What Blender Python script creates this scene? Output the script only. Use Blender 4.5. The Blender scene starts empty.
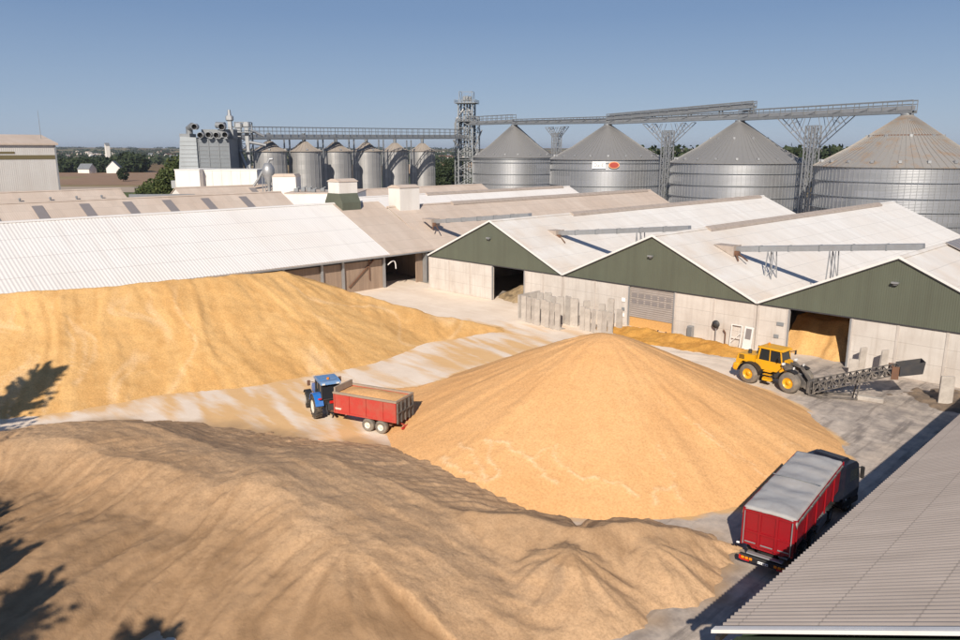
import bpy, math, random
import numpy as np
from mathutils import Vector, Matrix
random.seed(7); np.random.seed(7)
C = bpy.context.scene.collection
R = math.radians
PI = math.pi
SUN = Vector((0.88, -1.32, 1.0)).normalized()

# ------------------------------------------------------------------ helpers
def tag(o, label=None, cat=None, group=None, kind=None):
    if label: o['label'] = label
    if cat: o['category'] = cat
    if group: o['group'] = group
    if kind: o['kind'] = kind
    return o

def thing(name, label, cat, loc=(0, 0, 0), rz=0.0, group=None):
    o = bpy.data.objects.new(name, None); C.objects.link(o)
    o.location = loc; o.rotation_euler = (0, 0, rz); o.empty_display_size = .5
    return tag(o, label, cat, group)

def copy_tree(o, parent=None):
    c = o.copy(); C.objects.link(c)
    if parent: c.parent = parent
    for ch in list(o.children): copy_tree(ch, c)
    return c

class MB:
    def __init__(s): s.v = []; s.f = []; s.m = Matrix.Identity(4); s.sm = []
    def add(s, vs, fs, smooth=False):
        n = len(s.v)
        s.v += [tuple(s.m @ Vector(p)) for p in vs]
        s.f += [tuple(i + n for i in f) for f in fs]
        s.sm += [smooth] * len(fs)
        return s
    def box(s, x0, x1, y0, y1, z0, z1):
        return s.add([(x0,y0,z0),(x1,y0,z0),(x1,y1,z0),(x0,y1,z0),(x0,y0,z1),(x1,y0,z1),(x1,y1,z1),(x0,y1,z1)],
              [(0,3,2,1),(4,5,6,7),(0,1,5,4),(1,2,6,5),(2,3,7,6),(3,0,4,7)])
    def bbox(s, x0, x1, y0, y1, z0, z1, b=.03):
        # box with its vertical edges and top edge chamfered
        def ring(i, z):
            return [(x0+i+b,y0+i,z),(x1-i-b,y0+i,z),(x1-i,y0+i+b,z),(x1-i,y1-i-b,z),(x1-i-b,y1-i,z),(x0+i+b,y1-i,z),(x0+i,y1-i-b,z),(x0+i,y0+i+b,z)]
        vs = ring(b*.7, z0)+ring(0, z0+b)+ring(0, z1-b)+ring(b*.7, z1)
        fs = [tuple(range(7,-1,-1)), tuple(range(24,32))]
        for k in range(3):
            for i in range(8):
                j = (i+1) % 8
                fs.append((k*8+i, k*8+j, k*8+8+j, k*8+8+i))
        return s.add(vs, fs)
    def beam(s, p0, p1, w, h=None):
        h = h or w
        p0 = Vector(p0); p1 = Vector(p1); d = (p1-p0)
        if d.length < 1e-6: return s
        d.normalize()
        up = Vector((0,0,1)) if abs(d.z) < .95 else Vector((1,0,0))
        a = d.cross(up).normalized()*(w/2); b = a.cross(d).normalized()*(h/2)
        vs = [p0-a-b,p0+a-b,p0+a+b,p0-a+b,p1-a-b,p1+a-b,p1+a+b,p1-a+b]
        return s.add(vs, [(0,3,2,1),(4,5,6,7),(0,1,5,4),(1,2,6,5),(2,3,7,6),(3,0,4,7)])
    def tube(s, p0, p1, r, r1=None, n=10, cap=True):
        r1 = r if r1 is None else r1
        p0 = Vector(p0); p1 = Vector(p1); d = (p1-p0).normalized()
        up = Vector((0,0,1)) if abs(d.z) < .95 else Vector((1,0,0))
        a = d.cross(up).normalized(); b = a.cross(d).normalized()
        vs = []
        for p, rr in ((p0, r), (p1, r1)):
            for i in range(n):
                t = 2*PI*i/n
                vs.append(p + a*math.cos(t)*rr + b*math.sin(t)*rr)
        s.add(vs, [(i, (i+1) % n, n+(i+1) % n, n+i) for i in range(n)], True)
        if cap: s.add(vs, [tuple(range(n-1,-1,-1)), tuple(range(n, 2*n))])
        return s
    def path(s, pts, r, n=8):
        for a, b in zip(pts[:-1], pts[1:]): s.tube(a, b, r, n=n)
        return s
    def prism(s, poly, axis, a0, a1):
        # polygon in the two other axes extruded along axis (0 x, 1 y, 2 z)
        def mk(p, a):
            if axis == 0: return (a, p[0], p[1])
            if axis == 1: return (p[0], a, p[1])
            return (p[0], p[1], a)
        n = len(poly)
        vs = [mk(p, a0) for p in poly]+[mk(p, a1) for p in poly]
        return s.add(vs, [tuple(range(n-1,-1,-1)), tuple(range(n,2*n))]+[(i,(i+1) % n,n+(i+1) % n,n+i) for i in range(n)])
    def lathe(s, prof, axis=(0,0,1), n=24, c=(0,0,0)):
        ax = Vector(axis); up = Vector((0,0,1)) if abs(ax.z) < .9 else Vector((1,0,0))
        a = ax.cross(up).normalized(); b = a.cross(ax).normalized(); c = Vector(c)
        vs = []
        for r, z in prof:
            for i in range(n):
                t = 2*PI*i/n
                vs.append(c + ax*z + a*math.cos(t)*r + b*math.sin(t)*r)
        fs = []
        for k in range(len(prof)-1):
            for i in range(n):
                j = (i+1) % n
                fs.append((k*n+i, k*n+j, (k+1)*n+j, (k+1)*n+i))
        return s.add(vs, fs, True)
    def build(s, name, mat, parent=None, fix=True):
        me = bpy.data.meshes.new(name)
        me.from_pydata(s.v, [], s.f)
        me.polygons.foreach_set('use_smooth', s.sm)
        if fix:
            import bmesh
            bm = bmesh.new(); bm.from_mesh(me); bmesh.ops.recalc_face_normals(bm, faces=bm.faces); bm.to_mesh(me); bm.free()
        me.update()
        o = bpy.data.objects.new(name, me); C.objects.link(o)
        if mat: me.materials.append(mat)
        if parent: o.parent = parent
        return o

# ------------------------------------------------------------------ numpy noise
_T = np.random.RandomState(3).rand(256, 256)
def vn(x, y):
    xi = np.floor(x).astype(int); yi = np.floor(y).astype(int)
    fx = x-xi; fy = y-yi; fx = fx*fx*(3-2*fx); fy = fy*fy*(3-2*fy)
    a = _T[xi % 256, yi % 256]; b = _T[(xi+1) % 256, yi % 256]; c = _T[xi % 256, (yi+1) % 256]; d = _T[(xi+1) % 256, (yi+1) % 256]
    return (a*(1-fx)+b*fx)*(1-fy)+(c*(1-fx)+d*fx)*fy-.5
def fbm(x, y, o=4):
    r = 0; a = 1.; f = 1.
    for i in range(o):
        r = r+a*vn(x*f+17.3*i, y*f+9.1*i); a *= .5; f *= 2.03
    return r
def poly_dist(X, Y, P, soft=.9):
    """distance to a polyline of (x,y,z); returns dist, smoothed arc length, z there, signed side"""
    ds, ts, zs, ss = [], [], [], []; acc = 0
    for (ax, ay, az), (bx, by, bz) in zip(P[:-1], P[1:]):
        dx, dy = bx-ax, by-ay; L = math.hypot(dx, dy)
        t = np.clip(((X-ax)*dx+(Y-ay)*dy)/(L*L), 0, 1)
        px, py = ax+t*dx, ay+t*dy
        raw = ((X-ax)*dx+(Y-ay)*dy)/(L*L); prp = np.abs(dx*(Y-ay)-dy*(X-ax))/L+1e-3; tt = acc+t*L
        if acc == 0: tt = tt-2.2*np.arctan2(np.maximum(-raw, 0)*L, prp)
        if (bx, by, bz) == tuple(P[-1]): tt = tt+2.2*np.arctan2(np.maximum(raw-1, 0)*L, prp)
        ds.append(np.hypot(X-px, Y-py)); ts.append(tt); zs.append(az+t*(bz-az))
        ss.append((dx*(Y-ay)-dy*(X-ax))/L); acc += L
    D = np.stack(ds); dm = D.min(0); Wt = np.exp(-(D-dm)/(soft*(.15+.12*dm))); Wt /= Wt.sum(0)
    T = (Wt*np.stack(ts)).sum(0); Z = (Wt*np.stack(zs)).sum(0); S = np.sign((Wt*np.stack(ss)).sum(0))
    return dm, T, Z, S
def smax(a, b, k=.25):
    h = np.clip(.5+.5*(a-b)/k, 0, 1)
    return b*(1-h)+a*h+k*h*(1-h)
def grid_mesh(name, xs, ys, Z, mat, attrs=None, keep=None):
    nx, ny = len(xs), len(ys)
    X, Y = np.meshgrid(xs, ys, indexing='ij')
    co = np.stack([X, Y, Z], -1).reshape(-1, 3)
    idx = np.arange(nx*ny).reshape(nx, ny)
    q = np.stack([idx[:-1,:-1], idx[1:,:-1], idx[1:,1:], idx[:-1,1:]], -1).reshape(-1, 4)
    if keep is not None:
        k = keep.reshape(-1)[q].any(1); q = q[k]
        used = np.zeros(nx*ny, bool); used[q.reshape(-1)] = True
        rm = np.cumsum(used)-1
        q = rm[q]; co = co[used]
    else: used = np.ones(nx*ny, bool)
    me = bpy.data.meshes.new(name)
    me.vertices.add(len(co)); me.vertices.foreach_set('co', co.reshape(-1))
    me.loops.add(len(q)*4); me.loops.foreach_set('vertex_index', q.reshape(-1))
    me.polygons.add(len(q)); me.polygons.foreach_set('loop_start', np.arange(len(q))*4); me.polygons.foreach_set('loop_total', np.full(len(q), 4))
    me.polygons.foreach_set('use_smooth', np.ones(len(q), bool))
    me.update(calc_edges=True)
    for an, av in (attrs or {}).items():
        a = me.attributes.new(an, 'FLOAT', 'POINT'); a.data.foreach_set('value', av.reshape(-1)[used].astype(np.float32))
    me.materials.append(mat)
    o = bpy.data.objects.new(name, me); C.objects.link(o)
    return o

# ------------------------------------------------------------------ materials
class NT:
    def __init__(s, name):
        s.mat = bpy.data.materials.new(name); s.mat.use_nodes = True
        s.n = s.mat.node_tree.nodes; s.l = s.mat.node_tree.links
        s.b = s.n['Principled BSDF']; s._co = None
    def co(s):
        if not s._co: s._co = s.n.new('ShaderNodeTexCoord').outputs['Object']
        return s._co
    def mapping(s, scale, src=None, rot=(0,0,0)):
        m = s.n.new('ShaderNodeMapping'); m.inputs['Scale'].default_value = scale; m.inputs['Rotation'].default_value = rot
        s.l.new(src or s.co(), m.inputs['Vector']); return m.outputs[0]
    def noise(s, scale, detail=4, rough=.55, vec=None, dist=0):
        t = s.n.new('ShaderNodeTexNoise'); t.inputs['Scale'].default_value = scale; t.inputs['Detail'].default_value = detail
        t.inputs['Roughness'].default_value = rough; t.inputs['Distortion'].default_value = dist
        s.l.new(vec or s.co(), t.inputs['Vector']); return t.outputs['Fac']
    def attr(s, name):
        a = s.n.new('ShaderNodeAttribute'); a.attribute_name = name; return a.outputs['Fac']
    def ramp(s, src, stops):
        r = s.n.new('ShaderNodeValToRGB'); e = r.color_ramp.elements
        while len(e) < len(stops): e.new(.5)
        for i, (p, c) in enumerate(stops):
            e[i].position = p; e[i].color = (c if isinstance(c, tuple) else (c,c,c))+(1,)
        s.l.new(src, r.inputs[0]); return r.outputs[0]
    def mix(s, fac, a, b, mode='MIX'):
        m = s.n.new('ShaderNodeMix'); m.data_type = 'RGBA'; m.blend_type = mode
        for inp, v in ((m.inputs[0], fac), (m.inputs[6], a), (m.inputs[7], b)):
            if isinstance(v, (int, float)): inp.default_value = v
            elif isinstance(v, tuple): inp.default_value = v+(1,)
            else: s.l.new(v, inp)
        return m.outputs[2]
    def math(s, op, a, b=0.):
        m = s.n.new('ShaderNodeMath'); m.operation = op
        for inp, v in ((m.inputs[0], a), (m.inputs[1], b)):
            if isinstance(v, (int, float)): inp.default_value = v
            else: s.l.new(v, inp)
        return m.outputs[0]
    def bump(s, h, strength=.3, dist=.05, prev=None):
        b = s.n.new('ShaderNodeBump'); b.inputs['Strength'].default_value = strength; b.inputs['Distance'].default_value = dist
        s.l.new(h, b.inputs['Height'])
        if prev: s.l.new(prev, b.inputs['Normal'])
        s.l.new(b.outputs[0], s.b.inputs['Normal']); return b.outputs[0]
    def wave(s, scale, axis='X', vec=None, dist=0):
        w = s.n.new('ShaderNodeTexWave'); w.bands_direction = axis; w.inputs['Scale'].default_value = scale
        w.inputs['Distortion'].default_value = dist; w.inputs['Detail'].default_value = 1
        s.l.new(vec or s.co(), w.inputs['Vector']); return w.outputs['Fac']
    def done(s, col, rough=.7, metal=0., spec=None):
        if isinstance(col, tuple): s.b.inputs['Base Color'].default_value = col+(1,)
        else: s.l.new(col, s.b.inputs['Base Color'])
        if isinstance(rough, (int, float)): s.b.inputs['Roughness'].default_value = rough
        else: s.l.new(rough, s.b.inputs['Roughness'])
        s.b.inputs['Metallic'].default_value = metal
        if spec is not None: s.b.inputs['Specular IOR Level'].default_value = spec
        return s.mat

def worn(name, col, rough=.6, metal=0., dirt=(.16,.12,.08), amt=.35, scale=1.2, bump=.1, spec=None):
    t = NT(name)
    f = t.ramp(t.noise(scale, 6, .65), [(.42, 0.), (.78, amt)])
    f2 = t.noise(scale*9, 3)
    c = t.mix(f, col, dirt)
    c = t.mix(t.math('MULTIPLY', f2, .35), c, tuple(x*.7 for x in col))
    t.bump(f2, bump, .02)
    return t.done(c, rough, metal, spec)

def streaky(name, col, stain, axis_scale, amt=.6, rough=.75, wave=None, lo=.4, hi=.75, tint=None, sheets=None, front=None):
    """sheet cladding: stains drawn out down the slope, panel-to-panel tint"""
    t = NT(name)
    v = t.mapping(axis_scale)
    n1 = t.noise(1., 5, .6, v)
    n2 = t.noise(.09, 4, .6)
    c = t.mix(t.ramp(n1, [(lo, 0.), (hi, amt)]), col, stain)
    c = t.mix(t.ramp(n2, [(.42, 0.), (.68, amt*.9)]), c, tint or stain)
    c = t.mix(t.math('MULTIPLY', t.noise(3., 4), .18), c, tuple(x*.6 for x in col))
    if sheets or front:
        sep = t.n.new('ShaderNodeSeparateXYZ'); t.l.new(t.co(), sep.inputs[0])
    if front:
        g = t.math('SUBTRACT', 1., t.math('MULTIPLY', sep.outputs['Y'], 1/front[0]))
        g = t.math('MAXIMUM', g, 0.)
        g = t.math('MULTIPLY', g, t.ramp(t.noise(.16, 5, .6), [(.35, .1), (.62, 1.)]))
        c = t.mix(t.math('MULTIPLY', g, front[2]), c, front[1])
    if sheets:
        fx = t.math('MULTIPLY', sep.outputs['X'], 1/sheets[0]); fy = t.math('MULTIPLY', sep.outputs['Y'], 1/sheets[1])
        cb = t.n.new('ShaderNodeCombineXYZ'); t.l.new(t.math('FLOOR', fx), cb.inputs[0]); t.l.new(t.math('FLOOR', fy), cb.inputs[1])
        wn = t.n.new('ShaderNodeTexWhiteNoise'); t.l.new(cb.outputs[0], wn.inputs['Vector'])
        c = t.mix(t.math('MULTIPLY', wn.outputs['Value'], sheets[2]), c, tuple(x*.62 for x in col))
        lap = t.math('LESS_THAN', t.math('FRACT', fx), .022)
        c = t.mix(t.math('MULTIPLY', lap, .45), c, tuple(x*.4 for x in col))
    if wave:
        w = t.wave(wave[0], wave[1])
        t.bump(w, wave[2], .03)
    return t.done(c, rough)

M = {}
M['concrete'] = worn('pale_concrete', (.56,.50,.45), .9, dirt=(.25,.2,.16), amt=.5, scale=.5, bump=.2)
M['slab'] = worn('weathered_concrete', (.50,.45,.40), .9, dirt=(.17,.14,.12), amt=.75, scale=1.1, bump=.3)
def panel_concrete():
    t = NT('whitewashed_wall_panels')
    base = t.mix(t.ramp(t.noise(.35, 5, .6), [(.38, 0.), (.75, .6)]), (.60,.55,.50), (.40,.34,.29))
    st = t.noise(1., 5, .6, t.mapping((2.5, 2.5, .22)))
    base = t.mix(t.ramp(st, [(.5, 0.), (.78, .55)]), base, (.38,.32,.27))
    sep = t.n.new('ShaderNodeSeparateXYZ'); t.l.new(t.co(), sep.inputs[0])
    z = sep.outputs['Z']
    # splash dirt along the foot of the wall
    foot = t.math('SUBTRACT', .9, t.math('ADD', z, t.math('MULTIPLY', t.noise(1.5, 4), 1.2)))
    foot = t.math('MULTIPLY', t.math('MAXIMUM', foot, 0.), .7)
    base = t.mix(foot, base, (.32,.25,.18))
    # horizontal board joints
    fr = t.math('FRACT', t.math('MULTIPLY', z, 1/1.58)); j = t.math('LESS_THAN', fr, .022)
    base = t.mix(t.math('MULTIPLY', j, .6), base, (.27,.23,.2))
    t.bump(t.noise(9, 4), .15, .02)
    return t.done(base, .88)
M['panel'] = panel_concrete()
M['wood_wall'] = streaky('brown_board_wall', (.36,.26,.19), (.2,.14,.1), (3,3,.2), .7)
M['green'] = streaky('green_cladding', (.115,.126,.09), (.085,.088,.063), (1.2,1.2,.08), .6, .55, (1.6,'X',.35))
M['green_dark'] = streaky('dark_green_wall', (.075,.115,.07), (.05,.07,.04), (2,2,.1), .6, .7)
M['roof_grey'] = streaky('grey_pink_roof_sheets', (.77,.745,.71), (.58,.50,.42), (.12,.9,.3), .35, .8, (1.0,'Y',.3), tint=(.66,.58,.50), sheets=(2.3,1.1,.16), front=(34,(.58,.45,.33),.6))
M['roof_tan'] = streaky('tan_roof_sheets', (.60,.50,.42), (.47,.36,.28), (.12,.7,.3), .5, .85, (1.0,'Y',.3), sheets=(2.3,1.1,.22))
M['roof_white'] = streaky('white_roof_sheets', (.80,.765,.73), (.52,.47,.43), (.06,.9,.15), .4, .6, lo=.52, hi=.85, tint=(.74,.67,.60), sheets=(3.65,2.1,.09))
M['roof_near'] = streaky('grey_brown_fibre_roof', (.40,.345,.31), (.25,.21,.185), (.18,1.3,.3), .6, .85, lo=.36, hi=.8, sheets=(2.4,1.05,.22))
M['vent'] = worn('brown_vent', (.43,.36,.31), .8, amt=.5)
M['white'] = worn('white_paint', (.78,.76,.73), .5, amt=.15, scale=.6)
M['white_cladding'] = streaky('white_wall_cladding', (.78,.74,.69), (.5,.43,.36), (1,1,.1), .3, .6, lo=.5)
M['far_wall'] = streaky('far_shed_cladding', (.60,.58,.55), (.45,.40,.36), (.6,.6,.08), .4, .6, (.9,'Y',.6))
M['galv'] = worn('galvanised_steel', (.40,.41,.42), .5, .55, dirt=(.25,.22,.2), amt=.4, scale=1.5)
M['galv_dark'] = worn('dull_steel', (.26,.275,.29), .6, .4, dirt=(.13,.12,.11), amt=.5, scale=.8)
M['steel_dark'] = worn('dark_steel', (.05,.05,.055), .6, .2, amt=.3)
M['black'] = worn('black_plastic', (.018,.018,.02), .55, dirt=(.12,.09,.06), amt=.3)
M['void'] = NT('duct_dark').done((.012,.011,.01), .9)  # near-black colour stands in for the unlit depth of the ducts
M['rubber'] = worn('tyre_rubber', (.035,.033,.032), .85, dirt=(.25,.19,.13), amt=.75, scale=2.5, bump=.3)
M['rubber_dusty'] = worn('dusty_tyre', (.16,.14,.12), .9, dirt=(.42,.34,.25), amt=.8, scale=2., bump=.3)
M['dirty_steel'] = worn('grain_dusted_steel', (.095,.085,.08), .8, .1, dirt=(.34,.29,.24), amt=.8, scale=2., bump=.2)
M['rust'] = worn('rusty_steel', (.17,.085,.05), .85, dirt=(.08,.05,.04), amt=.6, scale=2.)
M['yellow'] = worn('yellow_paint', (.80,.40,.012), .4, dirt=(.35,.2,.08), amt=.3, scale=1.5, spec=.5)
M['blue'] = worn('blue_paint', (.02,.17,.55), .35, dirt=(.3,.25,.2), amt=.35, scale=2.)
M['blue_pale'] = worn('dusty_blue_roof', (.11,.25,.48), .4, dirt=(.4,.35,.3), amt=.5, scale=2.)
M['red'] = worn('worn_red_paint', (.50,.055,.04), .55, dirt=(.36,.17,.11), amt=.7, scale=1.4)
M['red_deep'] = worn('deep_red_paint', (.30,.006,.012), .35, dirt=(.13,.02,.02), amt=.4, scale=1.2, spec=.6)
M['tarp'] = worn('grey_tarpaulin', (.40,.39,.38), .55, dirt=(.27,.22,.19), amt=.55, scale=.9, bump=.25)
M['navy'] = worn('dark_navy_paint', (.012,.016,.03), .35, dirt=(.12,.1,.09), amt=.2)
M['glass'] = NT('dark_glass').done((.02,.025,.03), .08)
M['amber'] = NT('amber_lens').done((.85,.25,.01), .3)
M['lens_red'] = NT('red_lens').done((.55,.01,.01), .3)
M['cream'] = worn('cream_rim', (.75,.70,.60), .5, amt=.35, scale=3)
M['ribpanel'] = worn('ribbed_plastic', (.30,.26,.24), .6, amt=.4)
M['rail_wood'] = worn('dusty_grey_rail', (.33,.26,.20), .9, dirt=(.55,.4,.25), amt=.5, scale=3)
M['bark'] = worn('bark', (.09,.065,.045), .9, bump=.5)
M['skylight'] = worn('dull_skylight', (.25,.225,.22), .4, amt=.2)
M['sign_grey'] = NT('grey_lettering').done((.22,.23,.24), .6)
M['sign_white'] = NT('white_sign').done((.9,.89,.87), .5)
M['sign_red'] = NT('red_oval_sign').done((.38,.05,.03), .5)
M['sign_orange'] = NT('orange_sign_rim').done((.75,.38,.18), .5)
def leafmat(name, a, b):
    t = NT(name)
    g = t.n.new('ShaderNodeNewGeometry')
    c = t.mix(g.outputs['Random Per Island'], a, b)
    t.b.inputs['Transmission Weight'].default_value = 0
    return t.done(c, .7, spec=.2)
M['leaf'] = leafmat('foliage', (.035,.055,.018), (.09,.105,.035))
M['leaf_dark'] = leafmat('dark_foliage', (.018,.030,.014), (.045,.060,.025))

def grainmat(name, light, mid, dark, streak_amt=.55, bump=.35, seam=(.85,.6,.35)):
    t = NT(name)
    big = t.noise(.13, 5, .6, dist=.6)
    med = t.noise(.9, 6, .65, dist=.4)
    fine = t.noise(7, 8, .78)
    c = t.mix(t.ramp(big, [(.36, 0.), (.66, 1.)]), mid, light)
    c = t.mix(t.ramp(med, [(.42, 0.), (.72, .28)]), c, dark)
    s = t.attr('streak')
    c = t.mix(t.ramp(s, [(.58, 0.), (.8, streak_amt)]), c, light)
    c = t.mix(t.ramp(s, [(.15, streak_amt), (.42, 0.)]), c, dark)
    c = t.mix(t.attr('seam'), c, seam)
    c = t.mix(t.ramp(fine, [(.36, .6), (.55, 0.)]), c, tuple(x*.62 for x in mid))
    c = t.mix(t.ramp(fine, [(.5, 0.), (.7, .45)]), c, light)
    c = t.mix(t.math('MULTIPLY', t.attr('slope_shade'), t.ramp(t.noise(.5, 5, .6), [(.3, .75), (.7, .95)])), c, t.mix(t.ramp(t.attr('streak'), [(.2, 0.), (.95, 1.)]), tuple(x*.60 for x in dark), tuple(x*.66 for x in mid)))  # darker slope colour, evening out sunlit slopes against the plateau
    n = t.bump(fine, bump, .05)
    t.bump(t.noise(2.2, 6, .7), bump*.8, .22, n)
    return t.done(c, .95, spec=.1)
M['grainA'] = grainmat('golden_grain', (.74,.455,.19), (.64,.37,.14), (.54,.29,.10), .4)
M['grainB'] = grainmat('orange_grain', (.77,.45,.205), (.70,.385,.165), (.64,.34,.135), .3, .13, (.86,.66,.42))
M['grainC'] = grainmat('brown_grain', (.60,.395,.23), (.50,.315,.175), (.39,.24,.13), .42, .4, (.31,.215,.14))
M['grainD'] = grainmat('dark_orange_grain', (.62,.33,.085), (.52,.25,.055), (.38,.17,.04), .4, .4)
M['grainH'] = grainmat('mouldy_heap', (.45,.33,.20), (.30,.22,.13), (.12,.09,.06), .8, .7)

# ------------------------------------------------------------------ world, sun, camera
w = bpy.data.worlds.new('World'); bpy.context.scene.world = w; w.use_nodes = True
nt = w.node_tree; sky = nt.nodes.new('ShaderNodeTexSky'); sky.sky_type = 'NISHITA'; sky.sun_disc = False
sky.sun_elevation = math.asin(SUN.z); sky.sun_rotation = math.atan2(SUN.x, SUN.y)
sky.altitude = 50; sky.air_density = 1.0; sky.dust_density = .1; sky.ozone_density = 3.2
tc = nt.nodes.new('ShaderNodeTexCoord'); sx = nt.nodes.new('ShaderNodeSeparateXYZ'); nt.links.new(tc.outputs['Generated'], sx.inputs[0])
rp = nt.nodes.new('ShaderNodeValToRGB'); nt.links.new(sx.outputs['Z'], rp.inputs[0])
e = rp.color_ramp.elements; e[0].position = 0; e[0].color = (5.9,7.5,10.0,1); e[1].position = .5; e[1].color = (1.1,2.1,4.5,1)
e2 = e.new(.16); e2.color = (2.9,4.5,7.6,1)
mx = nt.nodes.new('ShaderNodeMix'); mx.data_type = 'RGBA'; mx.inputs[0].default_value = .8
nt.links.new(sky.outputs[0], mx.inputs[6]); nt.links.new(rp.outputs[0], mx.inputs[7])
nt.links.new(mx.outputs[2], nt.nodes['Background'].inputs[0]); nt.nodes['Background'].inputs[1].default_value = .058
sl = bpy.data.lights.new('sun', 'SUN'); sl.energy = 5.0; sl.angle = R(.53); sl.color = (1., .91, .79)
so = bpy.data.objects.new('sun', sl); C.objects.link(so); so.rotation_euler = SUN.to_track_quat('Z', 'Y').to_euler()
cd = bpy.data.cameras.new('camera'); cam = bpy.data.objects.new('camera', cd); C.objects.link(cam)
cd.sensor_width = 36; cd.lens = 36*760/960; cd.clip_end = 30000; cd.clip_start = .3
cam.location = (0, 0, 20); cam.rotation_euler = (R(90)-math.atan(170/760), 0, R(45))
sc = bpy.context.scene; sc.camera = cam
sc.view_settings.view_transform = 'Standard'; sc.view_settings.look = 'None'; sc.view_settings.gamma = 1; sc.view_settings.exposure = .2
sc.view_settings.use_curve_mapping = False
SQ = math.sqrt(.5)
def LF(l, f, z=0.):   # metres to the right of / ahead of the drone's ground point -> world
    return (l*SQ-f*SQ, l*SQ+f*SQ, z)

# ------------------------------------------------------------------ the piles
SLOPE_SHADE = None
def make_field(x0, x1, y0, y1, step, fn, name, mat, label, cat='grain pile', group=None, zoff=0.):
    xs = np.arange(x0, x1+step, step); ys = np.arange(y0, y1+step, step)
    X, Y = np.meshgrid(xs, ys, indexing='ij')
    H, streak, seam = fn(X, Y)
    Z = np.maximum(H, -.06)+zoff
    o = grid_mesh(name, xs, ys, Z, mat, {'streak': streak, 'seam': seam, 'slope_shade': SLOPE_SHADE if SLOPE_SHADE is not None and SLOPE_SHADE.shape == Z.shape else 0*Z}, keep=H > -.04)
    return tag(o, label, cat, group)

def rill(t, d, f=1.2, seed=0, stretch=.12):
    return fbm(t*f+seed+.35*vn(d*.5, t*.3), d*stretch+seed*1.7, 5)

def hillA(X, Y):
    wob = 1.0*fbm(X*.08, Y*.08+4, 3)
    main = [(-92,-12,7.2),(-84,5,7.1),(-79.5,18,7.0),(-76.2,28,7.2),(-74,37,7.35),(-73.3,43,7.1)]
    d, t, z, s = poly_dist(X+2*fbm(X*.06, Y*.06, 2), Y+2*fbm(X*.06+9, Y*.06, 2), main)
    front = s < 0
    rl = rill(t, d, .42, 3)
    # broad lobes where lorries tipped
    lobes = .9*np.cos(t*.9+1.2*np.sin(t*.31))*np.clip(d/7, 0, 1)*.28
    H = z+wob*.35-np.where(front, .475, .47)*d+lobes+rl*.34*np.clip(d/3, 0, 1)
    top = z+.25+.6*fbm(X*.28, Y*.28, 3)-.1*d
    H = -smax(-H, -top, .35)
    # second rank of tipped cones on the crest
    for cx, cy, cz in ((-82,14,6.9),(-79,22,7.1),(-77.5,30,7.0),(-76,36,7.3),(-74.3,41.5,7.25),(-84,6,7.2)):
        H = smax(H, cz-.42*np.sqrt((X-cx)**2+(Y-cy)**2+1.)+.12*rl, .6)
    tail = [(-73.3,43,6.7),(-68.5,49.5,4.3),(-63.5,55,2.0),(-58.5,60.5,.5)]
    d2, t2, z2, s2 = poly_dist(X, Y, tail)
    H = smax(H, z2+.25*fbm(X*.3, Y*.3, 3)-.37*d2+.3*rill(t2, d2, .6, 8), .5)
    H = H+.12*fbm(X*.5, Y*.5, 4)+.06*fbm(X*1.8, Y*1.8, 4)+.12*rill(t, d, 1.6, 51, .1)*np.clip(d/2, 0, 1)
    # thin the toe out
    st = .5+1.3*rill(t, d, 1.7, 5, .10)+.7*fbm(X*1.3, Y*1.3, 4)
    arc = np.abs(fbm(X*.17+2, Y*.17, 2)*6 % 1-.5)*2
    seam = np.clip(1-np.abs(rill(t+.8*np.sin(d*.5), d, .33, 11, .05))*14, 0, 1)*np.clip(d/4, 0, 1)*.55
    return H, np.clip(st, 0, 1), seam

BSEAMS =  [[(-33.7, 32.0), (-31.3, 31.1), (-29.4, 30.0), (-29.4, 30.9), (-30.9, 31.7), (-32.2, 32.8)], [(-32.2, 32.8), (-31.2, 33.0), (-29.8, 33.0), (-28.6, 33.0), (-27.0, 32.5), (-26.1, 32.4)], [(-28.6, 33.0), (-28.4, 34.0), (-28.1, 34.7), (-27.3, 34.0), (-26.4, 33.6), (-24.9, 33.7), (-24.1, 34.3), (-23.3, 34.9), (-22.0, 34.8)], [(-34.0, 30.4), (-31.5, 30.0), (-29.5, 30.0)], [(-21.1, 35.0), (-21.6, 36.0), (-21.0, 36.3), (-20.9, 37.1), (-20.2, 36.5)], [(-23.7, 39.3), (-21.9, 37.8), (-19.8, 36.1)], [(-22.5, 42.4), (-20.4, 42.5), (-17.8, 42.6)], [(-25.6, 42.5), (-22.7, 42.8), (-18.8, 42.8)], [(-18.7, 45.1), (-18.7, 46.7), (-18.4, 48.2)]]
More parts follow.
